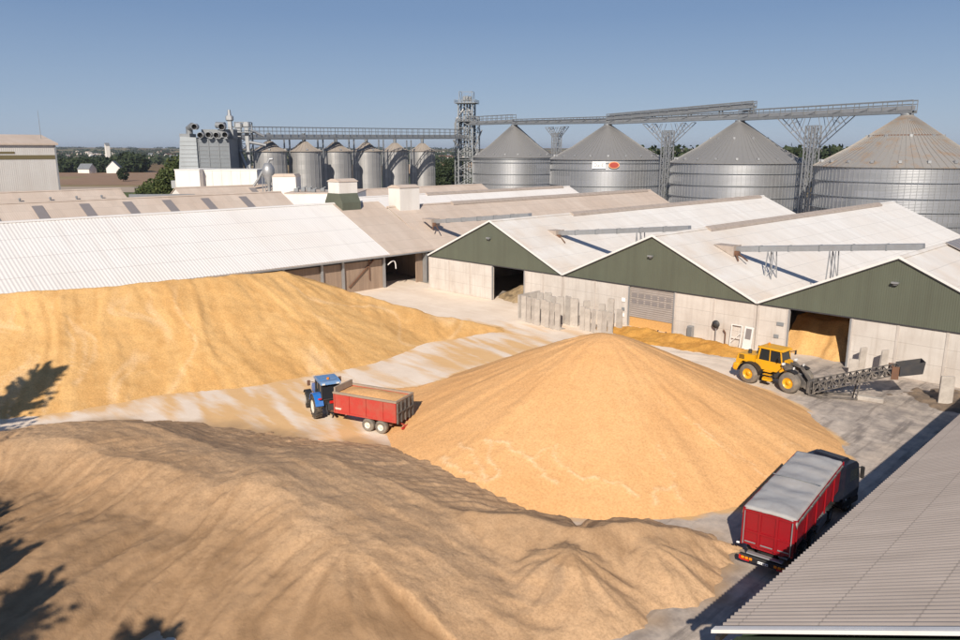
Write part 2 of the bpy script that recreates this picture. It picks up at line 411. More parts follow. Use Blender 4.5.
def hillB(X, Y):
    dc = np.hypot(X+32.6, Y-45.8); th = np.arctan2(Y-45.8, X+32.6)
    rr = .985+.02*np.sin(th*3+1)+.012*np.sin(th*7)
    rr = rr+.075*np.exp(-((th+1.2)/.55)**2)
    H = 7.15-.428*np.sqrt(dc*dc/rr**2+2.2)
    H = H+.16*fbm(th*7+2, dc*.1, 4)*np.clip(dc/3, 0, 1)
    sh = [(-35.6,44.4,5.2),(-37.5,43.5,4.6),(-41.5,40.5,2.5),(-46.5,38.8,.7),(-49.5,38.2,.15)]
    d, t, z, s = poly_dist(X, Y, sh)
    H = smax(H, z-.34*d+.12*fbm(X*.3, Y*.3, 3), .9)
    sh3 = [(-36,36,2.4),(-39.0,34.6,.8),(-41,34.6,.15)]
    d, t, z, s = poly_dist(X, Y, sh3)
    H = smax(H, z-.3*d, .5)
    H = H+.05*fbm(X*.6, Y*.6, 3)+.03*fbm(X*2.4, Y*2.4, 4)+.02*fbm(th*22, dc*.25, 3)*np.clip(dc/4, 0, 1)
    H = H-.35*np.exp(-((th+.5+.1*np.sin(dc*.4))/.09)**2)*np.clip((dc-5)/5, 0, 1)*.35
    st = .5+.45*fbm(th*20, dc*.3, 4)+.5*fbm(X*.25, Y*.25, 3)+.4*fbm(X*1.8, Y*1.8, 3)
    seam = np.zeros_like(X)
    wx = X+.45*fbm(X*1.3, Y*1.3, 4); wy = Y+.45*fbm(X*1.3+7, Y*1.3, 4)
    for i, p in enumerate(BSEAMS):
        d, t, z, s = poly_dist(wx, wy, [(a, b, 0) for a, b in p])
        wdt = .10 if i < 5 else .05
        seam = np.maximum(seam, np.clip(1.5-d/wdt, 0, 1)*(.55 if i < 5 else .4)*np.clip(.75+1.2*fbm(X*1.5, Y*1.5, 3), 0, 1))
        if i < 5: H = H+.04*np.clip(1-d/.22, 0, 1)
    return H, np.clip(st, 0, 1), seam

def hillC(X, Y):
    wx = X+.7*fbm(X*.22, Y*.22, 3); wy = Y+.7*fbm(X*.22+5, Y*.22, 3)
    r1 = RC['r1']
    d, t, z, s = poly_dist(wx, wy, r1)
    front = s < 0
    rl = rill(t, d, .55, 21)
    lob = .5*np.cos(t*.8+1.7*np.sin(t*.37))*np.clip(d/5, 0, 1)
    H = z-np.where(front, .40*np.sqrt(d*d+.5)-.28-.30*np.maximum(d-3.6, 0)*np.clip((30-t)/6, 0, 1), .13*d+.24*np.maximum(d-4.5, 0))+np.where(front, lob*.3+rl*.42*np.clip(d/2.5, 0, 1), .12*rl)
    t1, d1 = t, d
    for cx, cy, cz in RC['peaks']:
        dd = np.hypot(wx-cx, wy-cy); th = np.arctan2(wy-cy, wx-cx)
        H = smax(H, cz-.37*np.sqrt(dd*dd+.2)+.35*fbm(th*6+cx, dd*.12, 4)*np.clip(dd/2, 0, 1), .15)
    # worn ramp with wheel tracks
    d, t, z, s = poly_dist(X, Y, RC['ramp'])
    H = smax(H, z-.27*np.maximum(d-2.4, 0)+.07*fbm(t*.15, d*1.6, 3), .5)
    rampw = np.clip(1.3-d/3.6, 0, 1)
    track = fbm(t*.06+3, d*1.9+.3*np.sin(t*.2), 3)
    # far apron and second ridge
    d, t2, z, s = poly_dist(wx, wy, RC['r2'])
    rl2 = rill(t2, d, .8, 31)
    lob2 = .55*np.cos(t2*1.35+1.1*np.sin(t2*.7))*np.clip(d/2.2, 0, 1)
    H2 = z-np.where(s < 0, .56, .5)*d+lob2*.35+rl2*.4*np.clip(d/1.6, 0, 1)
    c2 = H2 > H
    H = smax(H, H2, .25)
    d3, t3, z3, s3 = poly_dist(wx, wy, RC['r3'])
    H3 = z3-np.where(s3 < 0, .46, .3)*d3+.3*rill(t3, d3, .8, 41)*np.clip(d3/2, 0, 1)
    H = smax(H, H3, .2)
    for cx, cy, cz in RC['cones']:
        dd = np.hypot(wx-cx, wy-cy); th = np.arctan2(wy-cy, wx-cx)
        H = smax(H, cz-.5*np.sqrt(dd*dd+.3)+.25*fbm(th*5+cx, dd*.15, 3)*np.clip(dd, 0, 1), .2)
    H = H+.10*fbm(X*.7, Y*.7, 4)+.06*fbm(X*2.2, Y*2.2, 4)+.15*rill(t1, d1, 3.0, 61, .2)*np.clip(d1/1.5, 0, 1)*(1-rampw)
    st = .5+1.3*(rill(t1, d1, 4.2, 25, .2)*.6+rill(t1, d1, 1.5, 27, .12)*.6)*(1-rampw)+1.0*np.where(c2, rl2, 0)+.6*fbm(X*1.6, Y*1.6, 4)
    seam = rampw*np.clip(3.2*track-.2, 0, 1)*.6
    fr = np.clip((front*1.)*np.clip(d1/4., 0, 1)*(1-rampw*.6)*(1-c2*1.), 0, 1)  # front slopes coloured darker to counter the sun's brighter light on them
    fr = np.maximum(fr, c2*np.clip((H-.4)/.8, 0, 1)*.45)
    global SLOPE_SHADE; SLOPE_SHADE = fr
    return H, np.clip(st, 0, 1), seam
RC = {
 'r1': [(-53.4, 2.1, 2.13), (-51.9, 6.1, 2.54), (-50.8, 8.9, 2.87), (-49.4, 11.3, 3.12), (-46.8, 13.3, 3.28), (-44.0, 14.0, 2.99), (-40.4, 14.8, 3.4), (-38.1, 15.7, 3.07), (-36.3, 16.5, 2.91), (-34.8, 18.0, 3.28), (-30.8, 18.2, 2.71), (-27.2, 18.4, 2.13)],
 'ramp': [(-52.6,17.4,.5),(-44.0,19.4,1.35),(-36.0,20.9,2.2),(-30.6,21.6,2.15),(-25.6,22.2,1.8),(-22.3,22.9,1.0),(-19.8,23.8,.2)],
 'r2': [(-27.8,24.8,1.6),(-25.6,24.8,2.1),(-24.0,25.8,2.1),(-22.8,26.7,1.8),(-20.4,27.6,2.1),(-19.2,30.0,1.9),(-17.8,32.0,1.4),(-16.8,33.2,.7)],
 'r3': [(-27.2,18.4,2.1),(-24.9,19.1,1.9),(-22.2,20.6,1.2),(-19.8,22.8,.4)],
 'peaks': [(-46.8, 13.3, 3.4), (-40.4, 14.8, 3.52), (-34.8, 18.0, 3.4), (-50.8, 8.9, 2.97)],
 'cones': [(-19.9,25.9,2.1),(-25.3,24.0,2.0),(-18.0,29.6,1.7)]}


pA = make_field(-96, -50, -14, 66, .22, hillA, 'grain_pile', M['grainA'], 'long golden grain pile heaped against the white roofed shed')
pB = make_field(-52, -14, 28, 66, .15, hillB, 'grain_pile', M['grainB'], 'smooth orange cone shaped grain pile in the middle of the yard')
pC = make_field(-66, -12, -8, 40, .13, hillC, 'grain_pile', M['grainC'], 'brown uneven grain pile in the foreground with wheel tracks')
def lowheap(X, Y):
    d, t, z, s = poly_dist(X, Y, [(-50.6,69.6,.25),(-46,70.3,.75),(-40,70.2,.8),(-34.5,70.6,.6),(-31.5,71.5,.2)])
    H = z*1.15-.34*d+.3*fbm(X*.9, Y*.9, 4)
    return H, np.clip(.5+fbm(X*1.3, Y*1.3, 3), 0, 1), np.zeros_like(X)
make_field(-54, -28, 65, 73.1, .15, lowheap, 'grain_heap', M['grainD'], 'low dark orange grain bank spread along the concrete wall', 'grain heap')
def indoor(cx, cy, z, s=.55):
    def f(X, Y):
        H = z-s*np.hypot((X-cx)*.8, Y-cy)+.5*fbm(X*.9, Y*.9, 4)
        return H, np.clip(.5+fbm(X*1.5, Y*1.5, 3), 0, 1), np.zeros_like(X)
    return f
make_field(-80, -62, 73.6, 88, .2, indoor(-67.8, 78.2, 2.5, .6), 'grain_heap', M['grainH'], 'grey brown heap inside the dark doorway of the leftmost green gable', 'grain heap')
make_field(-56, -37, 74.0, 88, .2, indoor(-46, 80, 3.6, .4), 'grain_heap', M['grainA'], 'golden heap glimpsed under the half raised roller door', 'grain heap')
def bank(X, Y):
    H = np.minimum(3.1+.25*fbm(X*.6, Y*.6, 3), .85*(Y-75.0+.9*fbm(X*.5, 3+0*Y, 3)))+.3*fbm(X*.8, Y*.8, 4)*np.clip(Y-75, 0, 1)-.5*np.maximum(X+25.0, 0)
    return H, np.clip(.5+fbm(X*1.5, Y*1.5, 3), 0, 1), np.zeros_like(X)
make_field(-31.5, -19, 74.0, 92, .2, bank, 'grain_heap', M['grainA'], 'golden heap inside the open doorway behind the yellow loader', 'grain heap')
# ------------------------------------------------------------------ setting
def yard():
    xs = np.arange(-93, 32, .3); ys = np.arange(-22, 76.01, .3)
    X, Y = np.meshgrid(xs, ys, indexing='ij')
    Z = .004+0*X
    def near(fn):
        H, _, _ = fn(X, Y); return H
    HA, HB, HC = near(hillA), near(hillB), near(hillC)
    cov = np.maximum(np.clip(1+HA/1.3, 0, 1), np.clip(1+HB/.35, 0, 1))
    streak = fbm(X*.10, (Y+.25*X)*.9, 4)
    lane = np.exp(-((Y-(29+.2*(X+50)))/9)**2)*np.clip((-22-X)/12, 0, 1)+1.1*np.exp(-((X+53)/9)**2-((Y-55)/13)**2)
    cov = np.maximum(cov*1.0, lane*.85)*np.clip(.85+1.6*streak, 0, 1.3)
    brown = np.clip(1+HC/.6, 0, 1)*np.clip(.6+1.5*fbm(X*.5, Y*.5, 3), 0, 1)
    dark = np.clip((X+30)/10, 0, 1)*1.1+np.exp(-((X+19)/9)**2-((Y-68)/7)**2)*1.3+.5*np.exp(-((X+36)/14)**2-((Y-72)/3)**2)
    d, tt, z_, s_ = poly_dist(X, Y, [(-12.5,20,0),(-13.2,36,0),(-13.4,48,0),(-15.5,58,0),(-22,66,0),(-34,68.5,0),(-52,62,0),(-62,60,0)])
    trk = np.clip(.2+2.2*fbm(d*2.2+.6*fbm(X*.1, Y*.1, 2), tt*.07, 3), 0, 1)*np.clip(1.2-d/3.6, 0, 1)*np.clip((X+48)/22, .15, 1)
    dark = dark*.8+trk*.95
    o = grid_mesh('yard', xs, ys, Z, M['yard'], {'cover': np.clip(cov, 0, 1), 'brown': brown, 'dark': np.clip(dark, 0, 1.2)})
    tag(o, kind='structure')
def yardmat():
    t = NT('yard_concrete')
    st = t.noise(1., 6, .65, t.mapping((.12, .9, .5), rot=(0,0,R(12))))
    st2 = t.noise(1., 6, .65, t.mapping((.9, .10, .5), rot=(0,0,R(8))))
    c = t.mix(t.ramp(t.noise(.25, 6, .65), [(.35, 0.), (.7, 1.)]), (.86,.725,.59), (.73,.59,.46))
    c = t.mix(t.ramp(st, [(.5, 0.), (.72, .5)]), c, (.90,.79,.68))
    rough = t.ramp(t.noise(.8, 6, .7), [(.35, .45), (.7, 1.)])
    dk = t.math('MULTIPLY', t.attr('dark'), rough)
    c = t.mix(dk, c, (.29,.25,.22))
    c = t.mix(t.math('MULTIPLY', t.attr('dark'), t.ramp(st2, [(.52, 0.), (.62, .55), (.72, .1)])), c, (.13,.11,.10))
    cv = t.math('MULTIPLY', t.attr('cover'), 1.)
    cv = t.math('ADD', cv, t.math('MULTIPLY', t.math('SUBTRACT', st, .5), 1.6))
    cv = t.ramp(cv, [(.28, 0.), (.85, .85)])
    cv = t.math('MULTIPLY', cv, t.ramp(t.attr('cover'), [(.08, 0.), (.35, 1.)]))
    c = t.mix(cv, c, t.mix(t.noise(.7, 5), (.78,.48,.20), (.66,.37,.13)))
    c = t.mix(t.math('MULTIPLY', t.attr('brown'), .9), c, (.40,.26,.14))
    t.bump(t.noise(5, 6, .7), .25, .04)
    return t.done(c, .9, spec=.25)
M['yard'] = yardmat()
yard()

def fieldmat():
    t = NT('farmland')
    v = t.n.new('ShaderNodeTexVoronoi'); v.inputs['Scale'].default_value = 1/230.; v.inputs['Randomness'].default_value = .85
    t.l.new(t.co(), v.inputs['Vector'])
    sep = t.n.new('ShaderNodeSeparateColor'); t.l.new(v.outputs['Color'], sep.inputs[0])
    r = t.ramp(sep.outputs[0], [(0., (.07,.085,.035)), (.2, (.19,.13,.07)), (.4, (.27,.2,.11)), (.55, (.10,.12,.05)), (.7, (.30,.23,.13)), (.88, (.14,.10,.06))])
    t.n[-1].color_ramp.interpolation = 'CONSTANT'
    for nd in t.n:
        if nd.type == 'VALTORGB': nd.color_ramp.interpolation = 'CONSTANT'
    c = t.mix(t.ramp(t.noise(.02, 5), [(.4, 0.), (.7, .4)]), r, (.12,.10,.06))
    return t.done(c, .95, spec=.1)
def terrain():
    na = 220; rs = np.concatenate([[0], np.geomspace(30, 14000, 70)])
    a = np.linspace(0, 2*PI, na+1)
    Rr, A = np.meshgrid(rs, a, indexing='ij')
    X = Rr*np.cos(A); Y = Rr*np.sin(A)
    s = np.clip((Rr-1500)/5000, 0, 1); s = s*s*(3-2*s)
    Z = -.03-.0*Rr+s*(34+22*fbm(X/1800, Y/1800, 3))+np.clip((Rr-500)/1000, 0, 1)*4*(fbm(X/500, Y/500, 3))
    idx = np.arange(len(rs)*(na+1)).reshape(len(rs), na+1)
    q = np.stack([idx[:-1,:-1], idx[1:,:-1], idx[1:,1:], idx[:-1,1:]], -1).reshape(-1, 4)
    me = bpy.data.meshes.new('terrain'); me.from_pydata(np.stack([X,Y,Z],-1).reshape(-1,3).tolist(), [], q.tolist())
    me.polygons.foreach_set('use_smooth', [True]*len(me.polygons)); me.materials.append(fieldmat())
    o = bpy.data.objects.new('terrain', me); C.objects.link(o); tag(o, kind='structure')
terrain()
def sheet(name, pts, z, mat):
    mb = MB(); mb.add([LF(l, f, z) for l, f in pts], [tuple(range(len(pts)))])
    o = mb.build(name, mat, fix=False); return tag(o, kind='structure')
# stubble and tracks seen between the far shed and the dryer
st = streaky('stubble', (.30,.185,.11), (.22,.13,.075), (.02,.3,1), .6, .95)
st2 = streaky('dry_field_edge', (.42,.33,.25), (.30,.24,.18), (.02,.2,1), .5, .95)
st3 = streaky('pale_stubble', (.55,.36,.20), (.42,.27,.15), (.02,.2,1), .5, .95)
sheet('stubble_field', [(-420,470),(-150,445),(-150,640),(-330,760),(-600,700)], .06, st)
sheet('gravel_track', [(-400,385),(-150,372),(-150,425),(-400,440)], .05, st2)
sheet('stubble_field', [(-60,600),(0,600),(20,1150),(-110,1150)], 2.2, st3)
sheet('meadow', [(-50,330),(10,330),(20,420),(-60,420)], .05, worn('meadow_grass', (.07,.09,.03), .95, dirt=(.12,.11,.05), scale=.1))
sheet('service_area', [(-140,75),(160,75),(160,330),(-140,330)], -.012, worn('gravel_yard', (.34,.30,.26), .95, scale=.1))

# ------------------------------------------------------------------ foliage
def leaf_cloud(name, blobs, n, size, mat, parent=None, seed=1, flat=.6):
    rs = np.random.RandomState(seed)
    vol = np.array([b[3]**2 for b in blobs]); vol = vol/vol.sum()
    k = rs.choice(len(blobs), n, p=vol); B = np.array(blobs)[k]
    d = rs.normal(size=(n, 3)); d /= np.linalg.norm(d, axis=1)[:, None]
    r = rs.rand(n)**.35
    zs = B[:, 4] if B.shape[1] > 4 else 1.
    c = B[:, :3]+d*(r*B[:, 3])[:, None]*np.stack([np.ones(n), np.ones(n), np.ones(n)*zs], -1)
    u = rs.normal(size=(n, 3)); u /= np.linalg.norm(u, axis=1)[:, None]
    v = np.cross(u, rs.normal(size=(n, 3))); v /= np.linalg.norm(v, axis=1)[:, None]
    s = (size*(.6+.8*rs.rand(n)))[:, None]
    co = np.stack([c-u*s, c-v*s*flat, c+u*s, c+v*s*flat], 1).reshape(-1, 3)
    me = bpy.data.meshes.new(name); me.vertices.add(4*n); me.vertices.foreach_set('co', co.reshape(-1))
    me.loops.add(4*n); me.loops.foreach_set('vertex_index', np.arange(4*n))
    me.polygons.add(n); me.polygons.foreach_set('loop_start', np.arange(n)*4); me.polygons.foreach_set('loop_total', np.full(n, 4))
    me.update(calc_edges=True); me.materials.append(mat)
    o = bpy.data.objects.new(name, me); C.objects.link(o)
    if parent: o.parent = parent
    return o
def tree(loc, h, r, label, name='broadleaf_tree', n=2500, size=.3, seed=1, mat='leaf', group=None, low=.25, flat=.6):
    t = thing(name, label, 'tree', loc, 0, group)
    rs = random.Random(seed)
    m = MB(); m.tube((0,0,0), (.1,0,h*.5), .045*h*.6, .03*h*.5, 8); m.tube((.1,0,h*.5), (0,.1,h*.88), .03*h*.5, .05, 6)
    blobs = []
    for i in range(11):
        a = rs.random()*2*PI; z = h*(low+.2+(.72-low)*i/10.); q = r*(.75-.5*abs(i/10.-.35))*(.4+.6*rs.random())
        p = (q*math.cos(a), q*math.sin(a), z); m.tube((.05,0,z*.75), p, .02*h*.4, .03, 5)
        blobs.append(p+(r*(.36+.2*rs.random()), .8))
    blobs.append((0,0,h-r*.35,r*.4,.9))
    m.build('trunk', M['bark'], t)
    leaf_cloud('crown', blobs, n, size, M[mat], t, seed, flat)
    return t

# ------------------------------------------------------------------ sheds
def roof_slab(name, mat, parent, xe, ze, xr, zr, y0, y1, th=.14):
    m = MB(); m.prism([(xe,ze),(xr,zr),(xr,zr-th),(xe,ze-th)], 1, y0, y1)
    return m.build(name, mat, parent)
def corrugated(name, mat, parent, xe, ze, xr, zr, y0, y1, pitch, amp, rows=6, per=6, lap=0.):
    ys = np.arange(y0, y1, pitch/per); k = np.linspace(0, 1, rows)
    nx = math.hypot(zr-ze, xr-xe); n = (-(zr-ze)/nx*np.sign(xr-xe), 1*abs(xr-xe)/nx)
    v = []; wav = amp*np.sin(2*PI*(ys-y0)/pitch)
    me = []
    for kk in k:
        for j, y in enumerate(ys): me.append((xe+(xr-xe)*kk+n[0]*wav[j], y, ze+(zr-ze)*kk+n[1]*wav[j]))
    N = len(ys); f = []
    for a in range(rows-1):
        for j in range(N-1): f.append((a*N+j, a*N+j+1, (a+1)*N+j+1, (a+1)*N+j))
    m = MB(); m.add(me, f, True)
    o = m.build(name, mat, parent, fix=False)
    return o
def shed(name, label, x0, x1, y0, y1, ze, zr, rm, group=None, front=None, rm_w=None, ridge_cap=True, vent=None, cap_from=0):
    xm = (x0+x1)/2; t = thing(name, label, 'shed', (xm, y0, 0), 0, group)
    w = (x1-x0)/2; L = y1-y0
    roof_slab('roof', rm, t, w, ze, 0, zr, -.15, L+.2)
    roof_slab('roof', rm_w or rm, t, -w, ze, -.003, zr, -.15, L+.2)
    m = MB()
    m.box(w-.35, w-.1, .3, L, 0, ze-.2); m.box(-w+.1, -w+.35, .3, L, 0, ze-.2)
    m.prism([(-w+.1,0),(w-.1,0),(w-.1,ze-.2),(0,zr-.2),(-w+.1,ze-.2)], 1, L-.25, L-.01)
    if front is None: m.prism([(-w+.1,0),(w-.1,0),(w-.1,ze-.2),(0,zr-.2),(-w+.1,ze-.2)], 1, .05, .28)
    m.build('wall', M['white_cladding'] if front is None else M['concrete'], t)
    if ridge_cap:
        m = MB(); m.prism([(-.35,zr-.05),(0,zr+.12),(.35,zr-.05),(.35,zr-.1),(-.35,zr-.1)], 1, cap_from-.16, L+.21); m.build('ridge_cap', rm, t)
    if vent:
        m = MB(); m.prism([(-.2,zr+.05),(.1,zr+.26),(.8,zr-.04),(.85,zr-.34),(-.2,zr-.2)], 1, vent[0], vent[1]); m.build('ridge_vent', M['vent'], t)
    return t

FY = 73.3; ZC = 4.78
def green_front(t, xm, w, zr, ze, doors):
    """concrete wall with openings, green gable cladding, white verge trim; coordinates local to the shed (y = 0 is the facade)"""
    m = MB(); xs = [-w+.02]
    for a, b in doors: xs += [a-xm, b-xm]
    xs.append(w-.02)
    for i in range(0, len(xs), 2): m = MB(); m.box(xs[i], xs[i+1], 0, .3, 0, ZC-.02); m.build('front_wall', M['panel'], t)
    for i in range(0, len(xs), 2):
        n = max(1, int(round((xs[i+1]-xs[i])/4.1)))
        for k in range(0, n+1):
            x = xs[i]+.12+(xs[i+1]-xs[i]-.24)*k/n
            m = MB(); m.box(x-.11, x+.11, -.06, -.002, 0, ZC-.08); m.build('panel_joint', M['concrete'], t)
    m = MB(); m.prism([(-w+.01,ZC),(w-.01,ZC),(w-.01,ze-.16),(0,zr-.17),(-w+.01,ze-.16)], 1, -.05, .2); m.build('gable_cladding', M['green'], t)
    m = MB(); m.box(-w+.01, w-.01, -.09, -.052, ZC-.06, ZC+.06); m.build('drip_edge', M['steel_dark'], t)
    m = MB()
    for s in (-1, 1):
        d = Vector((s*w, 0, ze-zr)).normalized()
        m.prism([(0,zr+.1),(s*(w-.03),ze+.1),(s*(w-.03),ze-.13),(0,zr-.13)], 1, -.26, -.153)
    m.build('verge_trim', M['white'], t)
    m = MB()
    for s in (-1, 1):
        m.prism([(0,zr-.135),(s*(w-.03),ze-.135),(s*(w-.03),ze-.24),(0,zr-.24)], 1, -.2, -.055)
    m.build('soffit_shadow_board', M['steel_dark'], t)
    for a, b in doors:
        for x in (a-xm, b-xm):
            m = MB(); m.box(x-.09, x+.09, -.07, -.002, 0, ZC-.1); m.build('door_frame', M['galv'], t)
    lm = MB(); lm.box(-.15, .15, -.4, -.052, zr-2.5, zr-2.3); lm.box(-.3,.3,-.55,-.25,zr-2.35,zr-2.2); lm.build('floodlight', M['galv'], t)

G = 'green gabled grain sheds'
s1 = shed('green_gabled_shed', 'leftmost green gabled shed with white concrete wall, behind the upright concrete slabs', -84.0, -58.72, FY, 154.5, 4.95, 10.75, M['roof_grey'], G, True, vent=(17,79))
green_front(s1, -71.36, 12.64, 10.75, 4.95, [(-70.9,-65.1)])
s2 = shed('green_gabled_shed', 'middle green gabled shed with the panelled roller door', -58.68, -33.52, FY, 153.5, 4.95, 10.75, M['roof_grey'], G, True, vent=(11.5,72))
green_front(s2, -46.1, 12.58, 10.75, 4.95, [(-48.9,-43.0)])
s3 = shed('green_gabled_shed', 'rightmost green gabled shed with open doorway behind the yellow loader', -33.48, -8.4, FY, 152, 4.95, 10.8, M['roof_grey'], G, True)
green_front(s3, -20.94, 12.54, 10.8, 4.95, [(-30.2,-24.4)])
m = MB(); m.prism([(.2,10.85),(1.9,10.12),(1.9,10.24),(.2,10.97)], 1, 13.5, 24); m.build('ridge_skylight', M['skylight'], s3)
m = MB()
for k in range(9): m = MB(); m.prism([(.2,10.98),(1.9,10.25),(1.9,10.29),(.2,11.02)], 1, 13.6+k*1.25, 13.72+k*1.25); m.build('skylight_bar', M['galv'], s3)
# roller door of the middle shed
m = MB(); x0, x1 = -48.8+46.1, -43.1+46.1
m.box(x0, x1, .1, .2, 1.15, ZC-.03); rd = m.build('roller_door', M['ribpanel'], s2)
m = MB()
for k in range(15): z = 1.25+k*.235; m = MB(); m.box(x0, x1, .06, .098, z, z+.05); m.build('slat', M['concrete'], rd)
for j in range(2):
    for i in range(6): xx = x0+.25+i*.9; m = MB(); m.box(xx, xx+.66, .05, .097, 2.75+j*.72, 3.2+j*.72); m.build('window', M['skylight'], rd)
m = MB(); m.box(x0, x1, .15, .3, 0, 1.12); m.build('grain_board', M['grainA'], s2)

# white roofs farther left
shed('long_roofed_shed', 'tan roofed shed directly left of the leftmost green gable', -112, -88.0, 78.6, 156.5, 4.85, 10.9, M['roof_tan'], 'rear store sheds', vent=(14,76))
shed('long_roofed_shed', 'bright white roofed shed behind the two roof cabins', -137, -112.2, 84, 157, 4.9, 10.9, M['roof_white'], 'rear store sheds', vent=(24,70))
shed('long_roofed_shed', 'narrow tan roof line directly in front of the small silos', -162, -137.2, 92, 150, 4.9, 10.9, M['roof_tan'], 'rear store sheds')

# long shed on the left
LBx = -88.0; RX = -102.6; LZ = 5.0; RZ = 11.75
lb = thing('long_shed', 'long white roofed shed behind the golden pile, dark posts under its eaves', 'shed', (RX, 0, 0))
W = LBx-RX
corrugated('roof', M['roof_white'], lb, W, LZ, 0, RZ, -14, 69.4, .42, .016, rows=8)
m = MB(); m.prism([(W,LZ-.06),(0,RZ-.06),(0,RZ-.2),(W,LZ-.2)], 1, -14, 69.35); m.build('roof_lining', M['roof_tan'], lb)
roof_slab('roof', M['roof_tan'], lb, W+.05, LZ+.03, 0, RZ+.03, 69.42, 78.4, .25)
roof_slab('roof', M['roof_tan'], lb, -W, LZ, -.01, RZ, -14, 78.4)
m = MB(); m.prism([(-.3,RZ),(0,RZ+.14),(.35,RZ-.02),(.35,RZ-.1),(-.3,RZ-.1)], 1, -14.1, 78.45); m.build('ridge_cap', M['roof_white'], lb)
m = MB(); m.box(W-.02, W+.16, -14, 78.4, LZ-.3, LZ-.12); m.build('gutter', M['galv'], lb)
m = MB(); m.box(W-1.3, W-1.1, -14, 68.9, 0, LZ-.75); m.box(-W+.2,-W+.4,-14,78,0,LZ-.3)
m.box(W-1.3, W-1.1, 75.2, 76.8, 0, LZ-.3)
m.prism([(-W+.4,0),(W-1.3,0),(W-1.3,LZ-.1),(0,RZ-.3),(-W+.4,LZ-.3)], 1, 78.1, 78.35)
m.prism([(-W+.4,0),(W-1.3,0),(W-1.3,LZ-.1),(0,RZ-.3),(-W+.4,LZ-.3)], 1, -14, -13.8)
m.build('wall', M['wood_wall'], lb)
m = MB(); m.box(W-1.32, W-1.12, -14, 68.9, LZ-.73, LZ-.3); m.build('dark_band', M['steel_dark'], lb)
for y in list(range(-8, 62, 6))+[61.5, 68.8, 77]:
    m = MB(); m.box(W-1.05, W-.75, y-.17, y+.17, 0, LZ-.25); m.build('post', M['galv'], lb)
m = MB(); m.box(W-1.0, W-.1, 76.4, 76.65, 0, LZ-.3); m.build('end_panel', M['galv'], lb)
m = MB(); m.beam((W-.95, 62.5, .8), (W-.95, 67.2, LZ-.5), .16); m.tube((W-.9,66.1,1.5),(W-.9,66.1,LZ-.4),.07); m.build('brace', M['rust'], lb)
m = MB(); pts = [(W-.6, 69.3, 3.4)]+[(W-.6, 69.3+1.5*math.sin(a), 3.4+.9*math.sin(a*1.15)-1.6*(a/1.57)**3) for a in np.linspace(.25, 1.57, 7)]
m.path(pts, .09); tag(m.build('bent_pipe', M['white'], lb))
# interior floor of left shed is the yard itself
def cabin(name, label, x0, x1, y0, y1, z0, z1, green=False):
    t = thing(name, label, 'roof cabin', ((x0+x1)/2, (y0+y1)/2, z0)); w = (x1-x0)/2; d = (y1-y0)/2; h = z1-z0
    g = 1.9 if green else 0
    m = MB(); m.box(-w, w, -d, d, g, h); m.build('wall', M['white_cladding'], t)
    if green:
        m = MB(); m.prism([(-w-.9,-1.2),(w+.9,-1.2),(w+.9,.5),(w+.05,g),(-w-.05,g),(-w-.9,.5)], 1, -d-.1, d-.1); m.build('base', M['green'], t)
    m = MB(); m.prism([(-w-.12,h),(w+.12,h),(w+.12,h+.1),(.35*w,h+.45),(-.35*w,h+.45),(-w-.12,h+.1)], 1, -d-.12, d+.12); m.build('roof', M['roof_tan'], t)
    return t
cabin('rooftop_cabin', 'small white rooftop cabin on a green base, on the white roof ridge', -104.2, -101.2, 69.9, 73.4, 11.4, 15.1, True)
cabin('rooftop_cabin', 'small white rooftop cabin without green base, near the tan roof slope', -101.6, -98.6, 80.0, 84.2, 9.9, 13.9)

# two parallel sheds behind the white roof
t = shed('skylight_shed', 'tan roofed shed with a row of dark skylights behind the long white roof', -145, -117.3, -14, 77, 5.3, 12.25, M['roof_tan'], None)
for y in (21, 27.5, 34, 40.7, 47.3, 53.8, 60.6, 67.8):
    m = MB(); m.prism([(1.2,12.25-1.2*.502+.03),(5.5,12.25-5.5*.502+.03),(5.5,12.25-5.5*.502+.1),(1.2,12.25-1.2*.502+.1)], 1, 14+y, 15.5+y); m.build('skylight', M['skylight'], t)
t = shed('vented_shed', 'low tan roof with small roof vents, in front of the far left building', -173, -145.3, -12, 57.6, 5.4, 12.55, M['roof_tan'])
for y in (30, 34.5, 39, 44, 48.5, 53):
    m = MB(); m.tube((3.4,12+y,10.6),(3.4,12+y,11.35),.16); m.tube((3.4,12+y,11.35),(3.4,12+y,11.6),.3,.12); m.build('roof_vent', M['galv_dark'], t)
t = shed('annex_shed', 'tan roofed annex with small skylights below the white plant building', -173, -145.3, 69, 91, 5.2, 12.3, M['roof_tan'])
for k in range(4):
    m = MB(); m.prism([(3+.0,12.3-3*.512+.05),(4.2,12.3-4.2*.512+.05),(4.2,12.3-4.2*.512+.14),(3,12.3-3*.512+.14)], 1, 4+k*1.7, 5.1+k*1.7); m.build('skylight', M['skylight'], t)
m = MB(); m.prism([(1.2,12.3-1.2*.512+.03),(4.5,12.3-4.5*.512+.03),(4.5,12.3-4.5*.512+.1),(1.2,12.3-1.2*.512+.1)], 1, 16, 17.5); m.build('skylight', M['skylight'], t)
# link gantry between them
gt = thing('gantry', 'low grey pipe gantry between the vented roof and the white plant building', 'gantry', (-156,58.2,0))
m = MB(); m.beam((0,0,11.2),(3,12,10.9),.5,.6); m.build('trough', M['galv'], gt)
for k in range(3):
    m = MB(); m.beam((k*1.3+.3,k*5+.8,0),(k*1.3+.3,k*5+.8,10.8),.3); m.build('leg', M['galv_dark'], gt)

